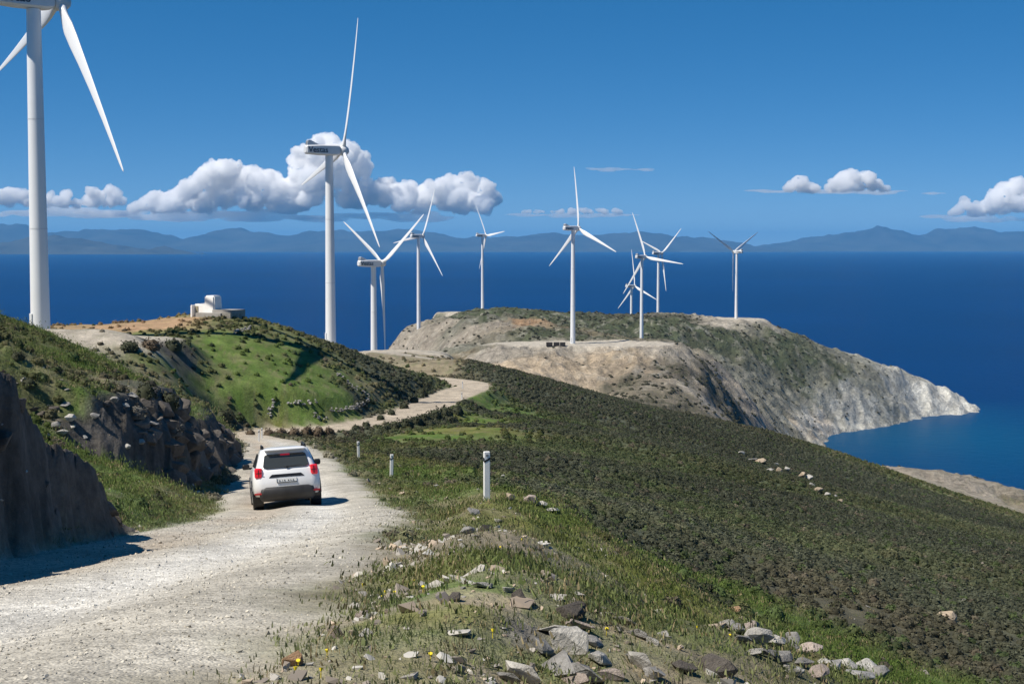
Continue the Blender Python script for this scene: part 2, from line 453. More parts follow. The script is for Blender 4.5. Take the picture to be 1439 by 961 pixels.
ANCH = """560,780 v|650,765 v|600,870 y|530,905 G|470,800 v|700,738 y|760,728 y|800,800 d|700,850 d|850,830 g|900,900 d|650,935 d|620,830 G|450,880 v|350,940 v|480,930 y|420,905 g
930,800 G|960,812 G|1050,858 G|1150,900 G|1230,942 G|870,860 g|1000,930 d|1080,935 d|760,780 d|830,770 d|640,800 y|590,730 y|540,690 y|520,665 G|600,700 G|720,800 y|780,870 g|860,920 d|950,900 g|700,920 g|750,900 k
900,700 S|1000,700 S|1100,700 S|1200,750 S|1300,850 S|1400,850 S|1000,800 S|1100,780 S|900,765 S|720,600 S|800,600 S|700,660 S|640,640 S|1350,760 S|1200,690 S|960,715 S2|930,690 S2|1150,830 B|1200,850 B|1250,880 B|1120,840 B|1350,930 B|1400,930 S|1000,840 S|820,700 S|780,650 S|850,640 S2|900,620 S|1000,640 S|1100,640 S|760,560 S|850,570 S|950,590 S|1250,680 S|1330,720 S|1420,780 S|700,530 S|670,520 S
200,738 G|260,712 y|300,690 y|130,640 F|110,680 F|150,700 G|140,665 F|60,480 g|30,500 g|100,530 g|60,560 g|110,588 G|150,560 G|40,540 g|220,520 g|240,600 k|190,600 k|100,610 G|20,470 g|80,500 G|160,520 G|170,580 g|140,600 G|280,620 g|320,650 k|310,610 g
300,540 F|350,520 F|310,500 F|280,510 g|430,515 F|350,490 F|400,488 F|310,482 F|380,560 F|430,590 F|480,560 F|330,580 F|400,505 F|540,540 S|560,560 S|510,580 S|490,525 g|370,475 g|330,458 g|230,455 O|200,460 O|255,450 O|120,478 P|180,478 P|220,484 k|250,490 k|270,475 g|300,445 g|350,450 g|450,500 g|520,515 S|570,535 S|450,560 F|420,540 F|270,560 G|290,590 G|345,605 B|380,612 B|430,612 B|480,606 S|400,600 y
640,585 y|665,562 G|620,598 S|565,615 G|520,632 g|600,640 S|480,625 B|540,640 S2|660,590 G|655,605 y|680,580 S|560,660 g|510,645 y|470,640 g|430,640 d
560,497 P|620,500 d|590,512 d|610,522 d|640,500 d|575,505 d
600,472 R|570,482 R|650,470 R|700,458 R|738,453 O|620,456 R|680,445 D|700,447 M|660,450 M|560,490 R|650,487 M|690,497 P|740,490 P|800,485 P|880,487 P|935,487 P|720,513 C|800,528 C|850,503 C|880,510 C|825,545 C|765,520 C|880,545 U|950,520 U|1000,550 U|940,558 U|870,560 U|975,500 U|900,462 D|850,460 D|780,455 D|785,470 D|740,444 D|830,446 D|760,448 D|1130,495 D|1170,520 D|930,446 B|960,456 D|1010,452 P|1050,449 P|1000,470 D|1050,480 D|1080,505 D|1100,480 D|1150,512 M|1060,535 M|1000,572 R|1050,575 R|1100,585 M|1125,602 R|1200,560 W|1250,543 W|1290,552 X|1330,560 X|1352,566 X|1220,522 M|1280,530 W|1200,592 W|1163,610 K|1120,530 D|1160,545 M|1100,550 M|1180,570 W
1300,668 R|1350,682 R|1400,698 R|1425,708 d|1280,662 R|1320,690 g"""
AQ = []; AC = []; AW = []
for line in ANCH.split('\n'):
    for tok in line.split('|'):
        uv, t = tok.split(' ')
        u, v = map(float, uv.split(','))
        P_ = hit(u, v)
        AQ.append((P_.x / (P_.y + AP), math.log(P_.y + 2)))
        z = ZT[t]; AC.append(z[0] + (z[1], z[2], z[3]))
AQ = np.array(AQ); AC = np.array(AC)
wa = GA + 0.018 * fbm(GA * 40, GL * 40, 4, 101); wl = GL + 0.018 * fbm(GA * 40, GL * 40, 4, 102)
def idw(a, l):
    res = np.zeros((len(a), 6))
    for i in range(0, len(a), 30000):
        d2 = (a[i:i + 30000, None] - AQ[:, 0]) ** 2 + ((l[i:i + 30000, None] - AQ[:, 1])) ** 2 + 1e-6
        w_ = 1 / (d2 * d2)
        res[i:i + 30000] = (w_ @ AC) / w_.sum(1, keepdims=True)
    return res
sub = 2
ZR = idw(wa[::sub, ::sub].ravel(), wl[::sub, ::sub].ravel()).reshape(wa[::sub, ::sub].shape + (6,))
ZONE = np.repeat(np.repeat(ZR, sub, 0), sub, 1)[:NY, :NA]
COLR = ZONE[..., :3].copy(); SHR = ZONE[..., 3].copy(); GRS = ZONE[..., 4].copy(); STN = ZONE[..., 5].copy()

# patchiness of the vegetation (real differences of cover)
pn = fbm(GX / 2.1, GY / 2.1, 4, 121); pn2 = fbm(GX / 0.6, GY / 0.6, 3, 124); pn3 = fbm(GX / 9, GY / 9, 4, 128)
midw = (1 - rock_far)[..., None]
bare = np.array((0.27, 0.225, 0.155)); lush = np.array((0.075, 0.14, 0.025)); dry = np.array((0.20, 0.175, 0.10))
k = (sstep(0.08, 0.3, pn + 0.5 * pn2) * np.clip(GRS + 0.2, 0, 1) * 0.6 * (1 - SHR))[..., None] * midw
COLR = COLR * (1 - k) + lush * k
k = (sstep(0.1, 0.32, -pn + 0.6 * pn2) * 0.55 * (1 - 0.7 * SHR) * (GRS > 0.12))[..., None] * midw
COLR = COLR * (1 - k) + dry * k
k = (sstep(0.18, 0.4, pn3 + 0.4 * pn2) * 0.4 * (STN > 0.3))[..., None] * midw
COLR = COLR * (1 - k) + bare * k
# far headland: outcropping rock against scrub
rk = ridged(wxf / 13, wyf / 20, 4, 141); rk2 = fbm(wxf / 4.5, wyf / 7, 4, 145)
gy, gx = np.gradient(GZ)
slope = np.abs(np.gradient(GZ, axis=0)) / np.maximum(np.gradient(GY, axis=0), 1e-3)
kf = rock_far * (1 - PADW)
k = (sstep(0.60, 0.85, rk + 0.5 * rk2) * kf * np.where(SHR > 0.3, 0.55, 0.35))[..., None]
COLR = COLR * (1 - k) + np.array((0.47, 0.44, 0.38)) * k
k = (sstep(0.05, 0.35, rk2 - 0.25 * (rk - 0.5)) * kf * (0.2 + 0.6 * np.clip(SHR, 0, 0.7)))[..., None]
COLR = COLR * (1 - k) + np.array((0.075, 0.075, 0.045)) * k
k = (low * sstep(0.35, 0.6, rk) * 0.5)[..., None]
COLR = COLR * (1 - k) + np.array((0.6, 0.59, 0.54)) * k
COLR *= (1 + 0.22 * rk2[..., None] * kf[..., None])
# banks: grey-brown schist
bk = np.array((0.11, 0.10, 0.088)) * (1 + 0.5 * fbm(GY / 0.8, GZ / 0.15, 3, 151)[..., None])
ROADW *= 1 - BANK
SHR *= (1 - 0.6 * BANK) * (1 - PADW); GRS *= (1 - BANK) * (1 - PADW)
# pads and road gravel
pc = np.array((0.44, 0.40, 0.335)) * (1 + 0.15 * fbm(GX / 6, GY / 6, 3, 161)[..., None])
COLR = COLR * (1 - 0.85 * PADW[..., None]) + pc * 0.85 * PADW[..., None]
lat = RSIDE * RDIST + 0.25 * fbm(GX / 2.5, GY / 6, 3, 165)
tan_ = np.array((0.47, 0.39, 0.305)); grey_ = np.array((0.64, 0.62, 0.57)); mid_ = np.array((0.485, 0.455, 0.39))
kg = np.exp(-((lat - 0.55) / 0.55) ** 2)[..., None]
kt = np.exp(-((lat + 0.9) / 0.7) ** 2)[..., None] * np.clip(0.6 + 0.9 * fbm(GX / 3, GY / 7, 3, 167), 0, 1)[..., None]
rc = mid_ * (1 - kt) + tan_ * kt
rc = rc * (1 - kg) + grey_ * kg
farr = sstep(90, 150, GY)[..., None]
rc = rc * (1 - farr) + np.array((0.46, 0.395, 0.31)) * farr
rc = rc * (1 + 0.18 * fbm(GX / 0.8, GY / 0.8, 4, 169)[..., None])
COLR = COLR * (1 - ROADW[..., None]) + rc * ROADW[..., None]
SHR *= (1 - ROADW) ; GRS *= (1 - ROADW) ** 2
COLR = COLR * (1 - BANK[..., None]) + bk * BANK[..., None]
# gravel thrown on to the verge
sp = (1 - BANK)[..., None] * (np.exp(-np.clip(rr, 0, None) / 0.9) * (1 - ROADW) * (GY < 120) * sstep(-0.25, 0.3, pn2 + 0.3))[..., None] * 0.5
COLR = COLR * (1 - sp) + np.array((0.34, 0.31, 0.26)) * sp
GRS *= 1 - 0.7 * sp[..., 0]
COLR = np.clip(COLR, 0.01, 0.75)

m_ter, N, L, P = mat('hill_ground')
at_ = N.new('ShaderNodeAttribute'); at_.attribute_name = 'col'
ar = N.new('ShaderNodeAttribute'); ar.attribute_name = 'road'
tc = N.new('ShaderNodeTexCoord'); OB = tc.outputs['Object']
f1 = noise_node(N, L, OB, 0.35, 6, 0.65); f2 = noise_node(N, L, OB, 6.0, 6, 0.7)
k1 = maprange(N, L, f1.outputs['Fac'], 0.3, 0.7, 0.78, 1.22)
k2 = maprange(N, L, f2.outputs['Fac'], 0.25, 0.75, 0.6, 1.4)
vo = N.new('ShaderNodeTexVoronoi'); vo.inputs['Scale'].default_value = 70; L.new(OB, vo.inputs['Vector'])
vo2 = N.new('ShaderNodeTexVoronoi'); vo2.inputs['Scale'].default_value = 15; L.new(OB, vo2.inputs['Vector'])
sep = N.new('ShaderNodeSeparateColor'); L.new(vo.outputs['Color'], sep.inputs[0])
sep2 = N.new('ShaderNodeSeparateColor'); L.new(vo2.outputs['Color'], sep2.inputs[0])
kv = maprange(N, L, sep.outputs[0], 0, 1, 0.72, 1.28)
kv2 = maprange(N, L, sep2.outputs[0], 0, 1, 0.8, 1.2)
gap = maprange(N, L, vo.outputs['Distance'], 0.35, 0.8, 1.0, 0.72)
def mul(a, b):
    n_ = N.new('ShaderNodeMath'); n_.operation = 'MULTIPLY'; L.new(a, n_.inputs[0]); L.new(b, n_.inputs[1]); return n_.outputs[0]
gr = mul(mul(kv, kv2), gap)
soil = mul(k1, k2)
mxf = N.new('ShaderNodeMix'); mxf.data_type = 'FLOAT'
L.new(ar.outputs['Fac'], mxf.inputs[0]); L.new(soil, mxf.inputs[2]); L.new(gr, mxf.inputs[3])
sc_ = N.new('ShaderNodeVectorMath'); sc_.operation = 'SCALE'
L.new(at_.outputs['Color'], sc_.inputs[0]); L.new(mxf.outputs[0], sc_.inputs['Scale'])
asb = N.new('ShaderNodeAttribute'); asb.attribute_name = 'farscrub'
afr = N.new('ShaderNodeAttribute'); afr.attribute_name = 'farrock'
g1 = noise_node(N, L, OB, 0.11, 10, 0.72); g2 = noise_node(N, L, OB, 0.55, 6, 0.65); g3 = noise_node(N, L, OB, 0.05, 8, 0.7)
mott = mul(maprange(N, L, g1.outputs['Fac'], 0.32, 0.68, 0.66, 1.42), maprange(N, L, g2.outputs['Fac'], 0.3, 0.7, 0.7, 1.3))
mfar = N.new('ShaderNodeMix'); mfar.data_type = 'FLOAT'; L.new(afr.outputs['Fac'], mfar.inputs[0]); L.new(maprange(N, L, g2.outputs['Fac'], 0.3, 0.7, 0.72, 1.28), mfar.inputs[2]); L.new(mott, mfar.inputs[3])
sc2 = N.new('ShaderNodeVectorMath'); sc2.operation = 'SCALE'; L.new(sc_.outputs[0], sc2.inputs[0]); L.new(mfar.outputs[0], sc2.inputs['Scale'])
addn = N.new('ShaderNodeMath'); addn.operation = 'ADD'; L.new(g2.outputs['Fac'], addn.inputs[0]); L.new(g3.outputs['Fac'], addn.inputs[1])
dots = mul(maprange(N, L, addn.outputs[0], 0.96, 1.06, 0.0, 1.0), asb.outputs['Fac'])
mxd = N.new('ShaderNodeMix'); mxd.data_type = 'RGBA'; L.new(dots, mxd.inputs[0]); L.new(sc2.outputs[0], mxd.inputs[6]); mxd.inputs[7].default_value = (0.075, 0.078, 0.048, 1)
L.new(mxd.outputs[2], P.inputs['Base Color'])
P.inputs['Roughness'].default_value = 0.95
P.inputs['Specular IOR Level'].default_value = 0.15
hgt = N.new('ShaderNodeMix'); hgt.data_type = 'FLOAT'
L.new(ar.outputs['Fac'], hgt.inputs[0]); L.new(f2.outputs['Fac'], hgt.inputs[2])
inv = maprange(N, L, vo.outputs['Distance'], 0, 0.8, 0.8, 0.0)
L.new(inv, hgt.inputs[3])
bp = N.new('ShaderNodeBump'); bp.inputs['Strength'].default_value = 0.55; bp.inputs['Distance'].default_value = 0.012
L.new(hgt.outputs[0], bp.inputs['Height'])
b2 = N.new('ShaderNodeBump'); b2.inputs['Strength'].default_value = 0.6; b2.inputs['Distance'].default_value = 0.6
f3 = noise_node(N, L, OB, 0.8, 8, 0.7); L.new(f3.outputs['Fac'], b2.inputs['Height'])
nr = maprange(N, L, ar.outputs['Fac'], 0, 1, 0.55, 0.05); L.new(nr, b2.inputs['Strength'])
L.new(bp.outputs[0], b2.inputs['Normal'])
b3 = N.new('ShaderNodeBump'); b3.inputs['Distance'].default_value = 5.0; L.new(afr.outputs['Fac'], b3.inputs['Strength']); L.new(g1.outputs['Fac'], b3.inputs['Height'])
L.new(b2.outputs[0], b3.inputs['Normal']); L.new(b3.outputs[0], P.inputs['Normal'])

idx = np.arange(NA * NY).reshape(NY, NA)
QD = np.stack([idx[:-1, :-1], idx[:-1, 1:], idx[1:, 1:], idx[1:, :-1]], -1)
zq = np.maximum.reduce([GZ[:-1, :-1], GZ[:-1, 1:], GZ[1:, 1:], GZ[1:, :-1]])
QD = QD[zq > SEA - 6].reshape(-1, 4)                     # the sea bed far below the surface is not built
used = np.zeros(NA * NY, bool); used[QD.ravel()] = True
remap = np.cumsum(used) - 1
VT = np.stack([GX, GY, GZ], -1).reshape(-1, 3)[used]
me = mesh_np('terrain', VT, remap[QD])
ca_ = me.attributes.new('col', 'FLOAT_COLOR', 'POINT')
ca_.data.foreach_set('color', np.concatenate([COLR.reshape(-1, 3)[used], np.ones((used.sum(), 1))], 1).astype(np.float32).ravel())
ra_ = me.attributes.new('road', 'FLOAT', 'POINT')
ra_.data.foreach_set('value', np.maximum(ROADW, 0.35 * STN * nearw).ravel()[used].astype(np.float32))
for nm_, ar_ in (('farscrub', np.clip(SHR * 1.15, 0, 0.9) * np.maximum(rock_far, mid)), ('farrock', np.maximum(rock_far, mid) * (1 - 0.75 * PADW))):
    q_ = me.attributes.new(nm_, 'FLOAT', 'POINT'); q_.data.foreach_set('value', ar_.ravel()[used].astype(np.float32))
tag(put('terrain', me, m_ter), kind='structure')

# ------------------------------------------------------------------ sea
m_sea, N, L, P = mat('sea_water')
geo = N.new('ShaderNodeNewGeometry'); POS = geo.outputs['Position']
cove = hit(1190, 606)
vd = N.new('ShaderNodeVectorMath'); vd.operation = 'DISTANCE'; L.new(POS, vd.inputs[0]); vd.inputs[1].default_value = (cove.x + 25, cove.y - 25, SEA)
nz = noise_node(N, L, POS, 0.012, 5, 0.6)
ad = N.new('ShaderNodeMath'); ad.operation = 'MULTIPLY_ADD'; L.new(nz.outputs['Fac'], ad.inputs[0]); ad.inputs[1].default_value = 130; L.new(vd.outputs['Value'], ad.inputs[2])
shal = maprange(N, L, ad.outputs[0], 95, 330, 1.0, 0.0)
big = noise_node(N, L, POS, 0.0012, 4, 0.6)
kb = maprange(N, L, big.outputs['Fac'], 0.3, 0.7, 0.85, 1.15)
deep = N.new('ShaderNodeVectorMath'); deep.operation = 'SCALE'; deep.inputs[0].default_value = (0.001, 0.028, 0.115); L.new(kb, deep.inputs['Scale'])
mxs = N.new('ShaderNodeMix'); mxs.data_type = 'RGBA'; L.new(shal, mxs.inputs[0]); L.new(deep.outputs[0], mxs.inputs[6]); mxs.inputs[7].default_value = (0.002, 0.062, 0.15, 1)
L.new(mxs.outputs[2], P.inputs['Base Color'])
P.inputs['Roughness'].default_value = 0.35
P.inputs['IOR'].default_value = 1.33
P.inputs['Specular IOR Level'].default_value = 0.06
wv = noise_node(N, L, POS, 0.12, 8, 0.7)
bw = N.new('ShaderNodeBump'); bw.inputs['Strength'].default_value = 0.6; bw.inputs['Distance'].default_value = 1.2
L.new(wv.outputs['Fac'], bw.inputs['Height']); L.new(bw.outputs[0], P.inputs['Normal'])
me = mesh_np('sea', [(-47000, -2500, SEA), (47000, -2500, SEA), (47000, 54000, SEA), (-47000, 54000, SEA)], [(0, 1, 2, 3)], False)
tag(put('sea', me, m_sea), kind='structure')

# ------------------------------------------------------------------ far mountains across the water
m_mtn = simple('far_hills', (0.06, 0.065, 0.055), 1.0, var=0.35, scale=0.0012, spec=0.1)
def mountains(name, prof, Yc, depth, seed, nu=260, nd=40):
    prof = np.array(prof, float)
    u = np.linspace(prof[0, 0], prof[-1, 0], nu)
    top = np.interp(u, prof[:, 0], prof[:, 1])
    a = (u - CX) / F
    d = np.linspace(-1, 1, nd)
    Dm, Am = np.meshgrid(d, a, indexing='ij')
    Tm = np.broadcast_to(top, Dm.shape)
    Y = Yc + Dm * depth; X = Am * Yc
    hgt_ = (348.0 - Tm) / F * Yc - SEA
    shp = np.clip(1 - np.abs(Dm + 0.25 * perlin(X / 2600, Y / 2600, seed)), 0, 1) ** 0.85
    z = SEA + hgt_ * shp * (0.86 + 0.3 * (ridged(X / 2300, Y / 2300, 4, seed + 3) - 0.45)) + 90 * (ridged(X / 900, Y / 900, 3, seed + 9) - 0.5) * shp
    z = np.where(np.abs(Dm) > 0.97, SEA - 30, z)
    id_ = np.arange(nu * nd).reshape(nd, nu)
    Q = np.stack([id_[:-1, :-1], id_[:-1, 1:], id_[1:, 1:], id_[1:, :-1]], -1).reshape(-1, 4)
    me = mesh_np(name, np.stack([X, Y, z], -1).reshape(-1, 3), Q)
    return tag(put(name, me, m_mtn), kind='structure')
mountains('mountain_range', [(-420, 335), (-200, 322), (-60, 318), (20, 312), (60, 322), (130, 324), (180, 320), (215, 324), (258, 336), (290, 325), (335, 320), (380, 324), (405, 330), (450, 322), (520, 315), (560, 316),
          (610, 326), (660, 333), (720, 331), (780, 326), (850, 330), (890, 323), (930, 324), (980, 332), (1040, 341), (1090, 349)], 34000, 3200, 201)
mountains('coastal_hills', [(-420, 345), (-100, 340), (0, 343), (40, 334), (85, 329), (110, 332), (150, 343), (205, 349), (230, 345), (262, 358), (330, 364)], 22500, 1300, 221)
mountains('island_hills', [(1050, 350), (1075, 344), (1125, 336), (1160, 329), (1200, 324), (1226, 315), (1240, 319), (1275, 328), (1292, 330), (1315, 320), (1350, 319), (1439, 323), (1560, 330), (1700, 345)], 36000, 2200, 241)

# ------------------------------------------------------------------ haze over the water
m_hz = bpy.data.materials.new('sea_air'); m_hz.use_nodes = True
nt = m_hz.node_tree; nt.nodes.remove(nt.nodes['Principled BSDF'])
pv = nt.nodes.new('ShaderNodeVolumePrincipled')
pv.inputs['Color'].default_value = (0.15, 0.51, 0.95, 1)
pv.inputs['Density'].default_value = 0.000028
pv.inputs['Anisotropy'].default_value = 0.0
nt.links.new(pv.outputs[0], nt.nodes['Material Output'].inputs['Volume'])
bm = bmesh.new()
box(bm, (0, 26000, (SEA - 60 + 560) / 2), (96000, 58000, 560 - SEA + 60))
tag(put('haze', bm_mesh(bm, 'haze'), m_hz), kind='stuff')

# ------------------------------------------------------------------ clouds
m_cl = bpy.data.materials.new('cloud'); m_cl.use_nodes = True
nt = m_cl.node_tree; nt.nodes.remove(nt.nodes['Principled BSDF'])
pv = nt.nodes.new('ShaderNodeVolumePrincipled')
pv.inputs['Color'].default_value = (1.0, 1.0, 1.0, 1); pv.inputs['Density'].default_value = 0.0055; pv.inputs['Anisotropy'].default_value = 0.0
nt.links.new(pv.outputs[0], nt.nodes['Material Output'].inputs['Volume'])
tx1 = bpy.data.textures.new('billow', 'CLOUDS'); tx1.noise_scale = 620; tx1.noise_depth = 4
tx3 = bpy.data.textures.new('billow_edge', 'CLOUDS'); tx3.noise_scale = 95; tx3.noise_depth = 3
tx2 = bpy.data.textures.new('billow_fine', 'CLOUDS'); tx2.noise_scale = 210; tx2.noise_depth = 4
CY_ = 63000.0
PXW = CY_ / F
def cloud(outline, base, label, nlobe, rmin, rmax, depth=1.0, disp=1.0):
    outline = np.array(outline, float)
    bm = bmesh.new()
    rr_ = random.Random(int(outline[0, 0] * 7 + base))
    for i in range(nlobe):
        u = rr_.uniform(outline[0, 0], outline[-1, 0])
        tp = np.interp(u, outline[:, 0], outline[:, 1])
        hh = base - tp
        r = min(rmin * 0.8 + (rmax - rmin * 0.8) * rr_.random() ** 1.4, max(hh * 0.5, 2.0))
        v = tp + r + (rr_.random() ** 1.5) * max(hh - 1.5 * r, 0)
        c = at(u, v, CY_) + Vector((0, rr_.uniform(-1, 1) * depth * hh * 0.7 * PXW, 0))
        bmesh.ops.create_icosphere(bm, subdivisions=2, radius=r * PXW, matrix=Matrix.Translation(c) @ Matrix.Diagonal((1.15, 1.0, 0.92, 1)))
    zb = at(720, base, CY_).z
    for vv in bm.verts:
        if vv.co.z < zb: vv.co.z = zb - (zb - vv.co.z) * 0.12
    o = put('cloud', bm_mesh(bm, 'cloud', True), m_cl)
    rm = o.modifiers.new('merge', 'REMESH'); rm.mode = 'VOXEL'; rm.voxel_size = 34; rm.use_smooth_shade = True
    for tx, st in ((tx1, 520 * disp), (tx2, 210 * disp), (tx3, 95 * disp)):
        dm = o.modifiers.new('billows', 'DISPLACE'); dm.texture = tx; dm.texture_coords = 'GLOBAL'; dm.strength = st; dm.mid_level = 0.5
    tag(o, label, 'cloud', 'cumulus clouds above the sea')
    return o
cloud([(188, 284), (215, 270), (250, 260), (290, 241), (305, 226), (322, 218), (345, 224), (380, 236), (410, 252), (438, 266)], 298, 'broad heaped white cloud left of the second turbine tower', 130, 7, 22)
cloud([(412, 222), (425, 205), (442, 194), (460, 185), (486, 190), (500, 205), (512, 232), (508, 262)], 292, 'tall white cloud right behind the second turbine nacelle', 90, 7, 20)
cloud([(518, 254), (545, 244), (578, 256), (610, 245), (650, 239), (682, 244), (692, 262)], 300, 'wide grey-white cloud above the crossed turbine blades', 90, 6, 17)
cloud([(-60, 270), (-20, 258), (0, 262), (20, 257), (36, 264), (44, 276)], 290, 'white cloud at the left edge beside the nearest tower', 40, 6, 14)
cloud([(66, 270), (80, 262), (98, 268), (108, 280)], 291, 'small white cloud just right of the nearest tower', 24, 5, 11)
cloud([(118, 276), (132, 263), (148, 256), (164, 266), (174, 280)], 290, 'small rounded white cloud under the nearest turbine blade tip', 28, 5, 13)
cloud([(732, 294), (748, 292), (768, 295), (790, 293), (815, 290), (840, 293), (858, 289), (874, 296)], 301, 'thin flat row of puffs behind the central turbine', 50, 2.5, 5, 1.0, 0.35)
cloud([(1102, 262), (1110, 252), (1122, 243), (1132, 250), (1150, 260)], 271, 'smaller of the two white clouds above the right-hand island', 26, 4, 10, 1.0, 0.6)
cloud([(1166, 258), (1178, 244), (1192, 236), (1206, 231), (1220, 236), (1234, 248), (1246, 260)], 270, 'larger of the two white clouds above the right-hand island', 40, 5, 13, 1.0, 0.7)
cloud([(1336, 296), (1350, 284), (1362, 272), (1374, 284), (1384, 298)], 304, 'narrow upright cloud near the right edge above the island', 22, 4, 9, 1.0, 0.6)
cloud([(1388, 276), (1404, 260), (1425, 250), (1445, 244), (1470, 252), (1500, 268)], 300, 'white cloud cut by the right edge of the view', 50, 6, 16)

m_st = m_cl.copy(); m_st.name = 'thin_cloud'
m_st.node_tree.nodes['Principled Volume'].inputs['Density'].default_value = 0.0011
def stratus(u, v, w, h, label):
    r_ = random.Random(int(u)); bm = bmesh.new()
    for i in range(22):
        c = at(u + r_.gauss(0, 0.24) * w, v + r_.gauss(0, 0.22) * h, CY_ + 1500)
        q = r_.uniform(0.25, 0.6)
        bmesh.ops.create_icosphere(bm, subdivisions=3, radius=PXW, matrix=Matrix.Translation(c) @ Matrix.Diagonal((w * 0.28 * q, w * 0.2 * q, h * 0.45 * q, 1)))
    o = put('cloud', bm_mesh(bm, 'cloud', True), m_st)
    rm = o.modifiers.new('merge', 'REMESH'); rm.mode = 'VOXEL'; rm.voxel_size = 60; rm.use_smooth_shade = True
    dm = o.modifiers.new('billows', 'DISPLACE'); dm.texture = tx1; dm.texture_coords = 'GLOBAL'; dm.strength = 120; dm.mid_level = 0.5
    tag(o, label, 'cloud', 'thin flat clouds low over the sea')
stratus(300, 303, 330, 14, 'flat hazy cloud layer under the broad heaped cloud'); stratus(90, 300, 220, 16, 'flat hazy cloud layer beside the nearest tower'); stratus(570, 306, 230, 14, 'flat hazy cloud layer behind the crossed turbine blades')
stratus(1195, 270, 190, 7, 'thin flat streak under the two clouds above the island'); stratus(1395, 308, 160, 10, 'thin hazy cloud low at the right edge'); stratus(870, 238, 90, 6, 'faint streak of cloud high right of the central turbine'); stratus(790, 303, 150, 6, 'faint low streak of cloud behind the central turbine tower')

# ------------------------------------------------------------------ wind turbines
m_tw = simple('turbine_paint', (0.78, 0.79, 0.80), 0.38, var=0.03, scale=0.3)
m_nac = simple('nacelle_paint', (0.66, 0.67, 0.68), 0.42, var=0.04, scale=0.5)
m_dk = simple('dark_trim', (0.03, 0.035, 0.04), 0.5)
m_let = simple('nacelle_lettering', (0.02, 0.05, 0.09), 0.5)
R_ = 26.0
def blade_mesh():
    bm = bmesh.new()
    st = [(0.55, 0.95, 0.95, 0), (1.3, 0.95, 0.9, 0), (2.4, 1.25, 0.72, 14), (4.0, 1.72, 0.5, 13), (6.0, 1.75, 0.38, 10), (9, 1.48, 0.27, 7), (13, 1.18, 0.2, 4.5), (18, 0.86, 0.13, 2), (22, 0.62, 0.09, 0.5), (24.6, 0.44, 0.06, 0), (25.7, 0.26, 0.035, 0), (26, 0.06, 0.02, 0)]
    rings = []
    nn = 14
    for r, c, t, tw in st:
        ring = []
        tw = math.radians(tw + 4)
        cone = 0.035 * r + 0.0009 * r * r * -1
        for i in range(nn):
            th = 2 * math.pi * i / nn
            cx_ = math.cos(th) * c / 2
            if r > 1.5: cx_ -= c * 0.18
            ty = math.sin(th) * t / 2 * (1.0 if r < 1.5 else (0.6 + 0.4 * (math.cos(th) * 0.5 + 0.5)))
            y_ = cx_ * math.cos(tw) - ty * math.sin(tw); x_ = cx_ * math.sin(tw) + ty * math.cos(tw)
            ring.append(bm.verts.new((x_ + cone, y_, r)))
        rings.append(ring)
    for a_, b_ in zip(rings[:-1], rings[1:]):
        for i in range(nn): bm.faces.new((a_[i], a_[(i + 1) % nn], b_[(i + 1) % nn], b_[i]))
    bm.faces.new(rings[-1]); bm.faces.new(rings[0][::-1])
    return bm_mesh(bm, 'blade', True)
def nacelle_mesh():
    bm = bmesh.new()
    secs = [(-5.0, 0.62, -0.62, 0.62), (-4.7, 0.86, -0.85, 0.82), (-2.0, 1.02, -1.0, 0.98), (1.2, 1.05, -1.02, 1.0), (1.9, 0.95, -0.9, 0.92), (2.1, 0.8, -0.75, 0.8)]
    rings = []
    for x, hw, zb, zt in secs:
        b_ = 0.22
        pts = [(-hw + b_, zb), (hw - b_, zb), (hw, zb + b_), (hw, zt - b_), (hw - b_, zt), (-hw + b_, zt), (-hw, zt - b_), (-hw, zb + b_)]
        rings.append([bm.verts.new((x, y, z)) for y, z in pts])
    for a_, b_ in zip(rings[:-1], rings[1:]):
        for i in range(8): bm.faces.new((a_[i], a_[(i + 1) % 8], b_[(i + 1) % 8], b_[i]))
    bm.faces.new(rings[0]); bm.faces.new(rings[-1])
    return bm_mesh(bm, 'nacelle')
def cooler_mesh():
    bm = bmesh.new()
    pr = [(-4.7, 0.80), (-4.55, 1.75), (-4.1, 1.85), (-2.2, 0.98)]
    l_ = [bm.verts.new((x, 0.62, z)) for x, z in pr]; r_ = [bm.verts.new((x, -0.62, z)) for x, z in pr]
    bm.faces.new(l_); bm.faces.new(r_[::-1])
    for i in range(4): bm.faces.new((l_[i], r_[i], r_[(i + 1) % 4], l_[(i + 1) % 4]))
    return bm_mesh(bm, 'cooler')
def grille_mesh():
    bm = bmesh.new()
    for i in range(4): box(bm, (-4.66 + 0.035 * i, 0, 1.0 + 0.2 * i), (0.08, 1.1, 0.12))
    return bm_mesh(bm, 'grille')
def hub_mesh():
    bm = bmesh.new()
    prof = [(-0.75, 0.72), (-0.6, 0.98), (0.3, 1.02), (0.75, 0.85), (1.1, 0.5), (1.25, 0.12)]
    nn = 20; rings = []
    for x, r in prof: rings.append([bm.verts.new((x, r * math.cos(2 * math.pi * i / nn), r * math.sin(2 * math.pi * i / nn))) for i in range(nn)])
    for a_, b_ in zip(rings[:-1], rings[1:]):
        for i in range(nn): bm.faces.new((a_[i], a_[(i + 1) % nn], b_[(i + 1) % nn], b_[i]))
    bm.faces.new(rings[0]); bm.faces.new(rings[-1])
    return bm_mesh(bm, 'hub', True)
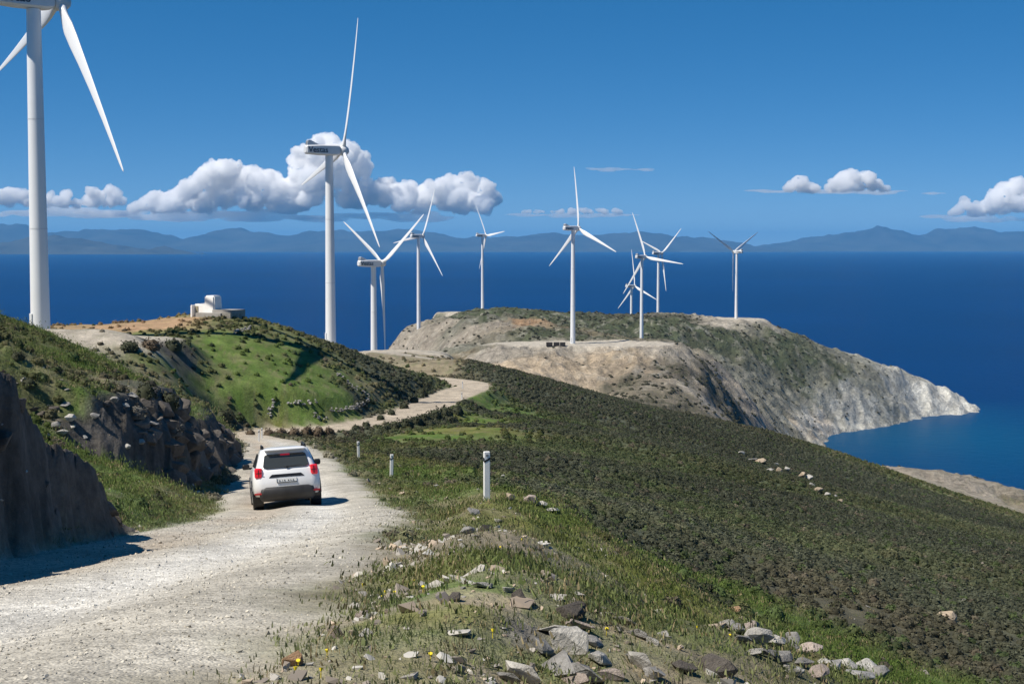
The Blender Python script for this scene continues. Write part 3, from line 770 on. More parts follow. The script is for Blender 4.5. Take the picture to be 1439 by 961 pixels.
def letter_mesh():
    cu = bpy.data.curves.new('lettering', 'FONT'); cu.body = 'Vestas'; cu.size = 1.55; cu.extrude = 0.012; cu.align_x = 'CENTER'; cu.align_y = 'CENTER'; cu.offset = 0.02
    o = bpy.data.objects.new('lettering', cu); COL.objects.link(o)
    dg = bpy.context.evaluated_depsgraph_get()
    me = bpy.data.meshes.new_from_object(o.evaluated_get(dg))
    bpy.data.objects.remove(o); bpy.data.curves.remove(cu)
    return me
ME_B, ME_N, ME_C, ME_G, ME_H, ME_L = blade_mesh(), nacelle_mesh(), cooler_mesh(), grille_mesh(), hub_mesh(), letter_mesh()
def turbine(hu, hv, D, yaw, ph, label, baseuv=None, Hmin=None):
    yaw = math.radians(yaw)
    nrm = Vector((math.cos(yaw), math.sin(yaw), 0))
    hubp = at(hu, hv, D)
    tw = hubp - nrm * 2.9
    gz = ground(tw.x, tw.y)
    H = hubp.z - gz
    root = empty('wind_turbine', (tw.x, tw.y, gz), yaw)
    tag(root, label, 'wind turbine', 'white wind turbines on the headland')
    bm = bmesh.new()
    nn = 28
    top = H - 1.05
    prof = [(-1.5, 1.06)] + [(top * k_ / 12, 1.05 + (0.76 - 1.05) * k_ / 12) for k_ in range(13)]
    rings = [[bm.verts.new((r * math.cos(2 * math.pi * i / nn), r * math.sin(2 * math.pi * i / nn), z)) for i in range(nn)] for z, r in prof]
    for a_, b_ in zip(rings[:-1], rings[1:]):
        for i in range(nn): bm.faces.new((a_[i], a_[(i + 1) % nn], b_[(i + 1) % nn], b_[i]))
    t = put('tower', bm_mesh(bm, 'tower', True), m_tw, root)
    bm = bmesh.new(); box(bm, (-1.03, 0, 1.6), (0.12, 0.8, 2.0), None, 0.02)
    put('door', bm_mesh(bm, 'door'), m_nac, t)
    for k_ in (1, 2):
        bm = bmesh.new(); r = 1.05 - 0.29 * k_ / 3 + 0.02
        bmesh.ops.create_cone(bm, cap_ends=False, segments=28, radius1=r, radius2=r, depth=0.1, matrix=Matrix.Translation((0, 0, top * k_ / 3)))
        put('flange', bm_mesh(bm, 'flange', True), m_nac, t)
    nc = put('nacelle', ME_N, m_nac, root, (0, 0, H))
    c = put('cooler', ME_C, m_nac, nc); put('grille', ME_G, m_dk, nc)
    for s_ in (-1, 1):
        le = put('lettering', ME_L, m_let, nc, (-2.6, s_ * 1.045, -0.05))
        le.rotation_euler = (math.pi / 2, 0, 0 if s_ < 0 else math.pi)
    h = put('hub', ME_H, m_nac, root, (2.9, 0, H))
    for k_ in range(3):
        b = put('blade', ME_B, m_tw, root, (2.9, 0, H)); b.rotation_euler = (math.radians(ph + 120 * k_), 0, 0)
    return root
turbine(84, 3, 159, 36, 18, 'nearest wind turbine at the left edge, its nacelle cut by the top of the view')
turbine(482, 212, 283, 28, 17, 'second nearest turbine, tall tower behind the green hill, one blade pointing straight up')
turbine(537, 370, 411, 36, 58, 'turbine with two blades raised in a V just right of the second nearest one')
turbine(594, 332, 744, 42, 22, 'turbine standing on the pale rocky dome, nacelle seen side on')
turbine(683, 331, 1002, 30, 84, 'lone small turbine on the crest between rocky dome and central turbine')
turbine(813, 321, 596, 36, 112, 'central turbine on the gravel pad beside the dark low crates')
turbine(892, 402, 1002, 33, 110, 'lowest small turbine half hidden behind the far crest, crossing a nearer tower')
turbine(907, 361, 773, 45, 98, 'turbine at the right end of the gravel pad with one blade level')
turbine(930, 356, 966, 33, 50, 'far turbine just right of the level-bladed one, on the brown crest')
turbine(1031, 354, 930, 126, 60, 'rightmost turbine alone on the headland shoulder, blades in a wide Y')


# ------------------------------------------------------------------ car
m_paint, N, L, P = mat('white_car_paint')
P.inputs['Base Color'].default_value = (0.80, 0.81, 0.82, 1); P.inputs['Roughness'].default_value = 0.32; P.inputs['Coat Weight'].default_value = 0.6; P.inputs['Coat Roughness'].default_value = 0.06
tcx = N.new('ShaderNodeTexCoord'); dn = noise_node(N, L, tcx.outputs['Object'], 2.5, 5)
spx = N.new('ShaderNodeSeparateXYZ'); L.new(tcx.outputs['Object'], spx.inputs[0])
dz = maprange(N, L, spx.outputs['Z'], 0.25, 0.95, 0.75, 0.0)
dmul = N.new('ShaderNodeMath'); dmul.operation = 'MULTIPLY'; L.new(dz, dmul.inputs[0]); L.new(dn.outputs['Fac'], dmul.inputs[1])
mxp = N.new('ShaderNodeMix'); mxp.data_type = 'RGBA'; L.new(dmul.outputs[0], mxp.inputs[0]); mxp.inputs[6].default_value = (0.80, 0.81, 0.82, 1); mxp.inputs[7].default_value = (0.42, 0.36, 0.28, 1)
L.new(mxp.outputs[2], P.inputs['Base Color'])
m_clad = simple('grey_plastic', (0.028, 0.028, 0.029), 0.55, var=0.35, scale=4)
m_blk = simple('black_plastic', (0.012, 0.012, 0.013), 0.4)
m_glass, N, L, P = mat('tinted_glass')
P.inputs['Base Color'].default_value = (0.045, 0.05, 0.048, 1); P.inputs['Roughness'].default_value = 0.08; P.inputs['IOR'].default_value = 1.5; P.inputs['Specular IOR Level'].default_value = 0.8
m_red, N, L, P = mat('red_lens')
P.inputs['Base Color'].default_value = (0.62, 0.015, 0.03, 1); P.inputs['Roughness'].default_value = 0.12; P.inputs['Emission Color'].default_value = (1.0, 0.05, 0.08, 1); P.inputs['Emission Strength'].default_value = 0.12
m_plate = simple('number_plate', (0.72, 0.73, 0.72), 0.4, var=0.03)
m_tyre = simple('tyre_rubber', (0.03, 0.028, 0.026), 0.85, var=0.3, scale=8)
m_rim = simple('steel_rim', (0.35, 0.35, 0.36), 0.35, 0.7)

def loft(bm, levels, stations, cols=None):
    """levels: (z, halfwidth, y_rear, y_front); stations: fraction along, width factor"""
    grid = []
    for z, hw, yr, yf in levels:
        ring = []
        for t, wf in stations: ring.append((-hw * wf, yr + (yf - yr) * t, z))
        for t, wf in reversed(stations): ring.append((hw * wf, yr + (yf - yr) * t, z))
        grid.append([bm.verts.new(p_) for p_ in ring])
    nn = len(grid[0])
    for a_, b_ in zip(grid[:-1], grid[1:]):
        for i in range(nn): bm.faces.new((a_[i], a_[(i + 1) % nn], b_[(i + 1) % nn], b_[i]))
    bm.faces.new(grid[0]); bm.faces.new(grid[-1])
    return grid

car = empty('car')
ST = [(0.0, 0.72), (0.012, 0.86), (0.035, 0.955), (0.08, 0.99), (0.3, 1.0), (0.6, 1.0), (0.88, 0.985), (0.95, 0.93), (0.985, 0.8), (1.0, 0.62)]
bm = bmesh.new()
loft(bm, [(0.36, 0.84, -2.08, 2.08), (0.46, 0.885, -2.15, 2.14), (0.60, 0.90, -2.17, 2.16), (0.76, 0.90, -2.155, 2.15), (0.90, 0.895, -2.11, 2.05), (1.02, 0.87, -2.09, 1.85), (1.07, 0.83, -2.06, 1.2)], ST)
body = put('body', bm_mesh(bm, 'body', True), m_paint, car)
bm = bmesh.new()
SG = [(0.0, 0.84), (0.02, 0.93), (0.08, 0.985), (0.3, 1.0), (0.7, 0.99), (0.93, 0.93), (1.0, 0.84)]
loft(bm, [(1.04, 0.82, -2.07, 1.15), (1.10, 0.80, -2.04, 1.0), (1.30, 0.735, -1.92, 0.62), (1.48, 0.675, -1.80, 0.28), (1.56, 0.63, -1.80, 0.12), (1.605, 0.55, -1.68, -0.02), (1.625, 0.38, -1.5, -0.2)], SG)
put('cabin', bm_mesh(bm, 'cabin', True), m_paint, car)
def panel(name, pts, th, mat_, parent=None, smooth=False):
    """flat or bent polygon, given corner points, thickened along -y"""
    bm = bmesh.new()
    a_ = [bm.verts.new(p_) for p_ in pts]; b_ = [bm.verts.new((p_[0], p_[1] + th, p_[2])) for p_ in pts]
    bm.faces.new(a_); bm.faces.new(b_[::-1])
    for i in range(len(pts)): bm.faces.new((a_[i], a_[(i + 1) % len(pts)], b_[(i + 1) % len(pts)], b_[i]))
    bmesh.ops.bevel(bm, geom=list(bm.edges), offset=0.008, segments=2, affect='EDGES')
    return put(name, bm_mesh(bm, name, smooth), mat_, parent or car)
yw = lambda z: -2.065 - 0.004 + (z - 1.08) * 0.60           # plane of the tailgate glass
rw = panel('rear_window', [(-0.60, yw(1.11) - 0.02, 1.13), (-0.52, yw(1.09) - 0.025, 1.09), (0.52, yw(1.09) - 0.025, 1.09), (0.60, yw(1.11) - 0.02, 1.13), (0.545, yw(1.41) - 0.02, 1.42), (0.48, yw(1.45) - 0.02, 1.455), (-0.48, yw(1.45) - 0.02, 1.455), (-0.545, yw(1.41) - 0.02, 1.42)], 0.05, m_glass)
panel('brake_light', [(-0.13, -1.90, 1.40), (0.13, -1.90, 1.40), (0.13, -1.88, 1.455), (-0.13, -1.88, 1.455)], 0.06, m_red, rw)
bm = bmesh.new(); tube(bm, (0.05, -2.085, 1.10), (0.42, -2.055, 1.14), 0.012, 0.008, 8); box(bm, (0.03, -2.08, 1.10), (0.07, 0.05, 0.05), None, 0.01)
put('wiper', bm_mesh(bm, 'wiper'), m_blk, rw)
bm = bmesh.new(); box(bm, (0, -1.86, 1.565), (1.08, 0.26, 0.035), None, 0.012)
put('roof_spoiler', bm_mesh(bm, 'roof_spoiler'), m_paint, car)
for s_ in (-1, 1):
    bm = bmesh.new(); box(bm, (s_ * 0.725, -2.045, 0.985), (0.20, 0.16, 0.27), Matrix.Rotation(s_ * 0.28, 4, 'Z'), 0.045)
    tl_ = put('tail_light', bm_mesh(bm, 'tail_light'), m_red, car)
    bm = bmesh.new()
    box(bm, (s_ * 0.725, -2.128, 0.985), (0.018, 0.02, 0.19), Matrix.Rotation(s_ * 0.28, 4, 'Z')); box(bm, (s_ * 0.72, -2.129, 0.985), (0.15, 0.016, 0.018), Matrix.Rotation(s_ * 0.28, 4, 'Z'))
    put('lens_bar', bm_mesh(bm, 'lens_bar'), m_blk, tl_)
    bm = bmesh.new()                                        # side glass
    pts = [(1.00, 1.10), (0.55, 1.30), (0.25, 1.46), (-1.35, 1.46), (-1.72, 1.30), (-1.80, 1.12)]
    a_ = [bm.verts.new((s_ * (0.818 - (z - 1.08) * 0.335), y, z)) for y, z in pts]; b_ = [bm.verts.new((s_ * (0.78 - (z - 1.08) * 0.335), y, z)) for y, z in pts]
    bm.faces.new(a_); bm.faces.new(b_[::-1])
    for i in range(6): bm.faces.new((a_[i], a_[(i + 1) % 6], b_[(i + 1) % 6], b_[i]))
    put('side_window', bm_mesh(bm, 'side_window'), m_glass, car)
    bm = bmesh.new(); tube(bm, (s_ * 0.56, -1.55, 1.665), (s_ * 0.56, 0.0, 1.68), 0.022, 0.022, 10)
    for yy in (-1.55, -0.8, 0.0): tube(bm, (s_ * 0.56, yy, 1.57), (s_ * 0.56, yy, 1.67), 0.03, 0.022, 8)
    put('roof_rail', bm_mesh(bm, 'roof_rail'), m_blk, car)
    bm = bmesh.new(); box(bm, (s_ * 1.0, 0.78, 1.10), (0.2, 0.12, 0.16), None, 0.045); box(bm, (s_ * 0.88, 0.82, 1.05), (0.12, 0.06, 0.06), None, 0.015)
    put('wing_mirror', bm_mesh(bm, 'wing_mirror'), m_blk, car)
    bm = bmesh.new(); box(bm, (s_ * 0.76, -2.125, 0.44), (0.2, 0.05, 0.05), Matrix.Rotation(s_ * 0.25, 4, 'Z'), 0.01)
    put('reflector', bm_mesh(bm, 'reflector'), simple('reflector_red', (0.35, 0.02, 0.02), 0.3), car)
    bm = bmesh.new(); box(bm, (s_ * 0.87, 0.0, 0.35), (0.08, 2.0, 0.18), None, 0.02)
    put('sill', bm_mesh(bm, 'sill'), m_clad, car)
    for yy in (-1.33, 1.34):
        bm = bmesh.new()                                    # arch lip
        for k_ in range(9):
            t0 = math.pi * k_ / 9; t1 = math.pi * (k_ + 1) / 9
            tube(bm, (s_ * 0.885, yy + 0.40 * math.cos(t0), 0.36 + 0.40 * math.sin(t0)), (s_ * 0.885, yy + 0.40 * math.cos(t1), 0.36 + 0.40 * math.sin(t1)), 0.035, 0.035, 6)
        bmesh.ops.create_cone(bm, cap_ends=True, segments=24, radius1=0.385, radius2=0.385, depth=0.28, matrix=Matrix.Translation((s_ * 0.765, yy, 0.37)) @ Matrix.Rotation(math.pi / 2, 4, 'Y'))
        put('wheel_arch', bm_mesh(bm, 'wheel_arch'), m_blk, car)
        bm = bmesh.new()
        prof = [(-0.11, 0.20), (-0.115, 0.29), (-0.095, 0.33), (-0.05, 0.343), (0.05, 0.343), (0.095, 0.33), (0.115, 0.29), (0.11, 0.20)]
        rings = [[bm.verts.new((x_, r * math.cos(2 * math.pi * i / 28), r * math.sin(2 * math.pi * i / 28))) for i in range(28)] for x_, r in prof]
        for a_, b_ in zip(rings[:-1], rings[1:]):
            for i in range(28): bm.faces.new((a_[i], a_[(i + 1) % 28], b_[(i + 1) % 28], b_[i]))
        bm.faces.new(rings[0]); bm.faces.new(rings[-1])
        wh = put('wheel', bm_mesh(bm, 'wheel'), m_tyre, car, (s_ * 0.79, yy, 0.343))
        bm = bmesh.new(); bmesh.ops.create_cone(bm, cap_ends=True, segments=24, radius1=0.19, radius2=0.15, depth=0.03, matrix=Matrix.Translation((s_ * 0.118, 0, 0)) @ Matrix.Rotation(s_ * math.pi / 2, 4, 'Y'))
        put('rim', bm_mesh(bm, 'rim'), m_rim, wh)
bm = bmesh.new()                                            # rear bumper cladding
loft(bm, [(0.22, 0.66, -2.02, -1.55), (0.30, 0.72, -2.14, -1.55), (0.42, 0.735, -2.195, -1.55), (0.55, 0.70, -2.20, -1.55), (0.60, 0.62, -2.18, -1.6)], [(0, 0.86), (0.06, 0.97), (0.2, 1.0), (1, 1.0)])
bmp = put('rear_bumper', bm_mesh(bm, 'rear_bumper', True), m_clad, car)
bm = bmesh.new(); box(bm, (0, -1.9, 0.24), (1.1, 0.2, 0.05), None, 0.015); tube(bm, (0.5, -2.05, 0.24), (0.5, -1.8, 0.24), 0.03, 0.03, 10)
put('exhaust', bm_mesh(bm, 'exhaust'), m_blk, bmp)
bm = bmesh.new(); box(bm, (0, 0, 0.33), (1.45, 3.7, 0.14))
put('underbody', bm_mesh(bm, 'underbody'), m_blk, car)
panel('tailgate_trim', [(-0.47, -2.145, 0.845), (0.47, -2.145, 0.845), (0.38, -2.13, 0.925), (-0.38, -2.13, 0.925)], 0.06, m_blk)
pl = panel('number_plate', [(-0.26, -2.185, 0.70), (0.26, -2.185, 0.70), (0.26, -2.175, 0.82), (-0.26, -2.175, 0.82)], 0.08, m_plate)
bm = bmesh.new()
for k_, w_ in ((-0.19, 0.05), (-0.12, 0.02), (-0.06, 0.05), (0.04, 0.05), (0.1, 0.035), (0.165, 0.05)): box(bm, (k_, -2.186, 0.755), (w_ * 0.6, 0.006, 0.03))
box(bm, (0, -2.187, 0.707), (0.53, 0.012, 0.02)); box(bm, (-0.262, -2.184, 0.76), (0.014, 0.01, 0.12))
put('plate_marks', bm_mesh(bm, 'plate_marks'), m_dk, pl)
bm = bmesh.new(); box(bm, (-0.425, -2.115, 0.86), (0.006, 0.03, 0.4)); 
for s_ in (-1, 1): box(bm, (s_ * 0.62, -2.093, 0.78), (0.008, 0.03, 0.30))
bm.free()
# seat the car on the road
ang = math.atan2(-0.205, 1.0)
fwd = Vector((math.sin(ang), math.cos(ang), 0)); rgt = Vector((fwd.y, -fwd.x, 0))
cpos = at(404, 714, 38.0) + fwd * 1.33; cpos.z = 0
def gz_(p): return ground(p.x, p.y)
wz = {(i, j): gz_(cpos + rgt * 0.79 * i + fwd * 1.335 * j) for i in (-1, 1) for j in (-1, 1)}
zc = sum(wz.values()) / 4
sf = (wz[(1, 1)] + wz[(-1, 1)] - wz[(1, -1)] - wz[(-1, -1)]) / 2 / 2.67
sr = (wz[(1, 1)] + wz[(1, -1)] - wz[(-1, 1)] - wz[(-1, -1)]) / 2 / 1.58
fx = (fwd + Vector((0, 0, sf))).normalized(); rx = (rgt + Vector((0, 0, sr))).normalized()
ux = rx.cross(fx).normalized(); rx = fx.cross(ux)
car.matrix_world = Matrix(((rx.x, fx.x, ux.x, cpos.x), (rx.y, fx.y, ux.y, cpos.y), (rx.z, fx.z, ux.z, zc + 0.005), (0, 0, 0, 1)))
tag(car, 'white compact off-road car driving away down the gravel road, brake lights lit', 'car')

# ------------------------------------------------------------------ roadside marker posts
m_post = simple('white_post_paint', (0.84, 0.84, 0.82), 0.6, var=0.06, scale=6)
def post(u, Y, X, hgt_, label, lean=0.0, back=False):
    gz = ground(X, Y)
    r = empty('marker_post', (X, Y, gz)); r.rotation_euler = (0, lean, 0.25)
    bm = bmesh.new(); box(bm, (0, 0, hgt_ / 2 - 0.15), (0.125, 0.085, hgt_ + 0.3), None, 0.012)
    put('post', bm_mesh(bm, 'post'), m_post, r)
    z = hgt_ - 0.23
    bm = bmesh.new()
    vs = [(-0.066, -0.046, z), (0.066, -0.046, z + 0.07), (0.066, -0.046, z + 0.115), (-0.066, -0.046, z + 0.045)]
    for dy in (0, 0.092):
        q = [bm.verts.new((x, y + dy, zz)) for x, y, zz in vs]; bm.faces.new(q)
    for s_ in (-1, 1):
        q = [bm.verts.new((s_ * 0.066, y, zz)) for y, zz in ((-0.046, z + 0.03), (0.046, z + 0.03), (0.046, z + 0.11), (-0.046, z + 0.11))]; bm.faces.new(q)
    put('dark_band', bm_mesh(bm, 'dark_band'), m_blk, r)
    bm = bmesh.new(); box(bm, (0.0, -0.047, z + 0.155), (0.05, 0.012, 0.045), None, 0.004)
    put('reflector', bm_mesh(bm, 'reflector'), m_rim, r)
    tag(r, label, 'marker post', 'white marker posts along the road')
hp = hit(684, 704); post(684, hp.y, hp.x, 1.02, 'nearest and tallest white marker post on the grassy verge edge')
hp = at(550, 667, 55.0); post(550, 55, hp.x, 0.98, 'white marker post in the middle, second from the viewer', 0.02)
hp = at(504, 650, 72.0); post(504, 72, hp.x, 0.95, 'white marker post right of the car by the brown scrub, third from the viewer', -0.02)
hp = at(364, 622, 112.0); post(364, 112, hp.x, 0.95, 'tiny white marker post above the car roof, lower of the two')
hp = at(368, 614, 126.0); post(368, 126, hp.x, 0.95, 'tiny white marker post above the car roof, upper of the two')
hp = hit(649, 562); post(649, hp.y, hp.x, 0.95, 'tiny marker post at the foot of the far road bend')
hp = hit(650, 546); post(650, hp.y, hp.x, 0.95, 'tiny marker post at the top of the far road bend')

# ------------------------------------------------------------------ white hut on the hill
m_wash = simple('whitewash', (0.88, 0.85, 0.81), 0.85, var=0.06, scale=1.5, bump=0.2, bscale=6)
m_stw = simple('field_stone', (0.27, 0.25, 0.215), 0.95, var=0.3, scale=2.0, bump=0.6, bscale=7)
m_con = simple('weathered_concrete', (0.34, 0.32, 0.29), 0.9, var=0.15, scale=1.2)
hc = hit(290, 444); hs_ = hc.y / F
hut = empty('white_hut', (hc.x, hc.y, ground(hc.x, hc.y)))
zoff = lambda v: at(290, v, hc.y).z - hut.location.z
xo = lambda u: at(u, 440, hc.y).x - hc.x
def tbox(name, u0, u1, v0, v1, y0, y1, tap, mat_, parent=hut, bev=0.06):
    bm = bmesh.new(); x0, x1, z0, z1 = xo(u0), xo(u1), zoff(v1) - 0.6, zoff(v0)
    bmesh.ops.create_cube(bm, size=1.0)
    for vv in bm.verts:
        k_ = (1 - tap) if vv.co.z > 0 else 1.0
        vv.co = Vector(((x0 + x1) / 2 + vv.co.x * (x1 - x0) * (k_ if tap else 1), (y0 + y1) / 2 + vv.co.y * (y1 - y0) * (k_ if tap else 1), z0 if vv.co.z < 0 else z1))
    if bev: bmesh.ops.bevel(bm, geom=list(bm.edges), offset=bev, segments=2, affect='EDGES')
    return put(name, bm_mesh(bm, name), mat_, parent)
tw_ = tbox('tower_room', 284, 303.5, 415.5, 441, 0.0, 2.0, 0.16, m_wash, bev=0.16)
tbox('side_room', 266, 286.5, 427.5, 443, 0.3, 2.4, 0.04, m_wash, bev=0.1)
tbox('buttress', 265.2, 268.5, 429, 443, -0.35, 0.4, 0.1, m_wash, bev=0.05)
tbox('doorway', 269.5, 273.5, 430.5, 441, 0.24, 0.36, 0.0, simple('old_door', (0.33, 0.29, 0.2), 0.8), bev=0.0)
tbox('terrace_wall', 281, 322, 441, 448, -1.0, -0.2, 0.0, m_stw)
tbox('terrace_slab', 280.5, 323, 439.2, 441, -1.15, 2.2, 0.0, m_con, bev=0.03)
tbox('stone_annex', 322.5, 338, 438.5, 447, -0.9, 1.6, 0.0, m_stw)
tbox('annex_roof', 304.5, 337.5, 434.8, 438.2, -0.6, 2.4, 0.0, m_con, bev=0.04)
hut.rotation_euler = (0, 0, -0.42)
tag(hut, 'small whitewashed hut with stepped tower and stone terrace on the hilltop', 'hut')

# ------------------------------------------------------------------ stones
def rock_mat(name, c, var=0.3):
    m, N, L, P = mat(name)
    tc = N.new('ShaderNodeTexCoord'); oi = N.new('ShaderNodeObjectInfo')
    n1 = noise_node(N, L, tc.outputs['Object'], 2.2, 7, 0.65); n2 = noise_node(N, L, tc.outputs['Object'], 14, 5, 0.7)
    k = maprange(N, L, n1.outputs['Fac'], 0.3, 0.7, 1 - var, 1 + var); k2 = maprange(N, L, n2.outputs['Fac'], 0.3, 0.7, 0.75, 1.25)
    kr = maprange(N, L, oi.outputs['Random'], 0, 1, 0.8, 1.15)
    def ml(a, b):
        q = N.new('ShaderNodeMath'); q.operation = 'MULTIPLY'; L.new(a, q.inputs[0]); L.new(b, q.inputs[1]); return q.outputs[0]
    sc = N.new('ShaderNodeVectorMath'); sc.operation = 'SCALE'; sc.inputs[0].default_value = c; L.new(ml(ml(k, k2), kr), sc.inputs['Scale'])
    li = noise_node(N, L, tc.outputs['Object'], 5.5, 4, 0.6)                    # lichen
    lm = maprange(N, L, li.outputs['Fac'], 0.60, 0.68, 0.0, 0.55)
    mx = N.new('ShaderNodeMix'); mx.data_type = 'RGBA'; L.new(lm, mx.inputs[0]); L.new(sc.outputs[0], mx.inputs[6]); mx.inputs[7].default_value = (c[0] * 0.55, c[1] * 0.52, c[2] * 0.42, 1)
    L.new(mx.outputs[2], P.inputs['Base Color']); P.inputs['Roughness'].default_value = 0.95; P.inputs['Specular IOR Level'].default_value = 0.2
    b = N.new('ShaderNodeBump'); b.inputs['Strength'].default_value = 0.7; b.inputs['Distance'].default_value = 0.04
    L.new(n2.outputs['Fac'], b.inputs['Height']); L.new(b.outputs[0], P.inputs['Normal'])
    return m
RM = {'p': rock_mat('pale_schist', (0.46, 0.44, 0.40)), 'g': rock_mat('grey_schist', (0.30, 0.29, 0.275)), 'k': rock_mat('dark_schist', (0.13, 0.115, 0.10)),
      't': rock_mat('tan_stone', (0.42, 0.34, 0.25)), 'o': rock_mat('rusty_stone', (0.38, 0.24, 0.14)), 'n': rock_mat('pinkish_schist', (0.37, 0.31, 0.27))}
def rock_mesh(seed, npts=16, flat=0.6, chips=True):
    r = random.Random(seed)
    bm = bmesh.new()
    for i in range(npts):
        v = Vector((r.gauss(0, 1), r.gauss(0, 1), r.gauss(0, 1))).normalized()
        v = Vector((v.x * r.uniform(0.8, 1.05), v.y * r.uniform(0.75, 1.0), v.z * r.uniform(0.75, 1.0) * flat)) * 0.5
        bm.verts.new(v)
    res = bmesh.ops.convex_hull(bm, input=list(bm.verts))
    bmesh.ops.delete(bm, geom=list({e for e in res['geom_interior'] + res['geom_unused'] if isinstance(e, bmesh.types.BMVert)}), context='VERTS')
    bmesh.ops.dissolve_limit(bm, angle_limit=0.25, verts=list(bm.verts), edges=list(bm.edges))
    if chips:
        src_ = [type('P', (), {'co': v.co.copy()}) for v in bm.verts]
        bmesh.ops.bevel(bm, geom=list(bm.edges), offset=0.025, segments=1, affect='EDGES', clamp_overlap=True)
        lim = [max(abs(v.co[q]) for v in src_) for q in range(3)]
        for v in bm.verts: v.co = Vector([max(-lim[q], min(lim[q], v.co[q])) for q in range(3)])
        bmesh.ops.triangulate(bm, faces=list(bm.faces))
        for v in bm.verts: v.co += Vector((r.uniform(-1, 1), r.uniform(-1, 1), r.uniform(-1, 1))) * 0.012
    return bm_mesh(bm, 'rock')
SLABS = [rock_mesh(350 + i, 9 + i % 3, 0.34) for i in range(8)]
ROCKS = [rock_mesh(300 + i, 15 + i % 6, 0.5 + 0.09 * (i % 6)) for i in range(14)]
RCNT = [0]
MATROCK = {}
def rock(u, v, w, h, c, label=None, group=None, parent=None, name='rock', tilt=0.25, sink=0.25, X=None):
    P_ = hit(u, v) if X is None else X
    s = P_.y / F
    i = RCNT[0]; RCNT[0] += 1
    r = random.Random(900 + i)
    pool = SLABS if name == 'slab' else ROCKS
    base = pool[i % len(pool)]
    key = (i % len(pool), c, name == 'slab')
    if key not in MATROCK:
        m_ = base.copy(); m_.materials.clear(); m_.materials.append(RM[c]); MATROCK[key] = m_
    o = put(name, MATROCK[key], None, parent)
    W_, H_ = w * s * 1.12, h * s * 1.15
    o.scale = (W_, W_ * r.uniform(0.75, 1.1), H_ * 1.35)
    o.rotation_euler = (r.uniform(-tilt, tilt), r.uniform(-tilt, tilt), r.uniform(-0.5, 0.5) + (math.pi if r.random() < 0.5 else 0))
    zc_ = ground(P_.x, P_.y) + H_ * (0.5 - sink)
    o.location = (P_.x, P_.y, zc_) if parent is None else Vector((P_.x, P_.y, zc_)) - parent.location
    if name == 'slab':
        o.scale = (W_ * 0.95, W_ * r.uniform(1.1, 1.8), H_ * 3.0)
        o.rotation_euler = (r.uniform(-.25, .1), 0.5 + r.uniform(-.25, .25), 0.55 + r.uniform(-.3, .3))
    if label: tag(o, label, 'rock', group)
    return o
ORD = ['first', 'second', 'third', 'fourth', 'fifth', 'sixth', 'seventh', 'eighth', 'ninth', 'tenth', 'eleventh', 'twelfth', 'thirteenth', 'fourteenth', 'fifteenth']
# single stones that stand out
for a in [
    (680, 826, 34, 14, 'p', 'flat pale grey stone lying in the verge grass below the post'), (716, 832, 22, 16, 'p', 'rounded pale stone right beside the flat pale one on the verge'),
    (640, 844, 22, 18, 'k', 'dark brown block sticking out of the green verge'), (470, 897, 24, 26, 'n', 'upright pinkish grey stone at the gravel edge'),
    (410, 935, 32, 32, 'o', 'rusty brown boulder at the bottom edge of the road gravel'), (510, 868, 22, 14, 'n', 'pinkish stone in the low cairn at the verge'),
    (540, 862, 22, 12, 't', 'tan stone on the right of the low cairn'), (512, 893, 30, 12, 'p', 'long pale stone at the foot of the low cairn'),
    (645, 945, 20, 16, 'g', 'grey angular stone near the bottom centre'), (728, 846, 20, 24, 'k', 'dark fissured stone under the rounded pale one'),
    (717, 703, 15, 14, 't', 'pointed tan stone just right of the nearest marker post'), (745, 706, 22, 12, 'n', 'pinkish stone second along from the nearest marker post'),
    (762, 712, 17, 13, 'p', 'pale stone third along from the nearest marker post'), (776, 719, 24, 10, 'p', 'flat pale slab last in the row right of the nearest marker post'),
    (612, 686, 11, 9, 'p', 'small white stone on the verge behind the nearest post'), (622, 692, 10, 8, 'p', 'white stone just below the small white one behind the post'),
    (665, 722, 24, 10, 'g', 'grey flat stone in grass left of the nearest post foot'), (658, 750, 24, 14, 'g', 'low grey stone in the dry grass below the nearest post'),
    (1031, 861, 20, 17, 'o', 'orange stone standing in lush grass above the tumbled wall'), (1330, 872, 28, 18, 't', 'lone tan slab out on the dark scrub slope'),
    (88, 612, 22, 13, 'p', 'large pale boulder on the left hillside grass'), (96, 592, 22, 16, 'p', 'pale rock stacked above the large left boulder'),
    (200, 628, 15, 10, 'p', 'white boulder on the dark roadside outcrop'), (178, 632, 12, 8, 'p', 'small white stone left of the outcrop boulder'), (215, 597, 18, 5, 'g', 'thin grey slab on top of the roadside outcrop')]:
    rock(*a)
# bedrock outcrop at the bottom
oc = hit(800, 930)
ou = empty('rock_outcrop', (oc.x, oc.y, ground(oc.x, oc.y)))
tag(ou, 'jagged grey and pink schist outcrop breaking through the grass at the bottom', 'outcrop')
for a in [(795, 918, 66, 52, 'p'), (772, 945, 80, 50, 'g'), (742, 956, 60, 36, 'p'), (838, 930, 52, 22, 'p'), (822, 960, 60, 34, 'g'), (780, 893, 50, 24, 'p'), (812, 884, 40, 18, 'n'), (757, 918, 50, 30, 'g'), (856, 955, 44, 22, 'n'), (798, 960, 60, 44, 'n'), (720, 958, 40, 20, 'g'), (830, 905, 40, 16, 'g')]:
    rock(*a, parent=ou, name='slab', tilt=0.5, sink=0.2)
oc = hit(890, 900)
ou = empty('rock_outcrop', (oc.x, oc.y, ground(oc.x, oc.y)))
tag(ou, 'broken line of tilted pale slabs running down the grassy shoulder', 'outcrop')
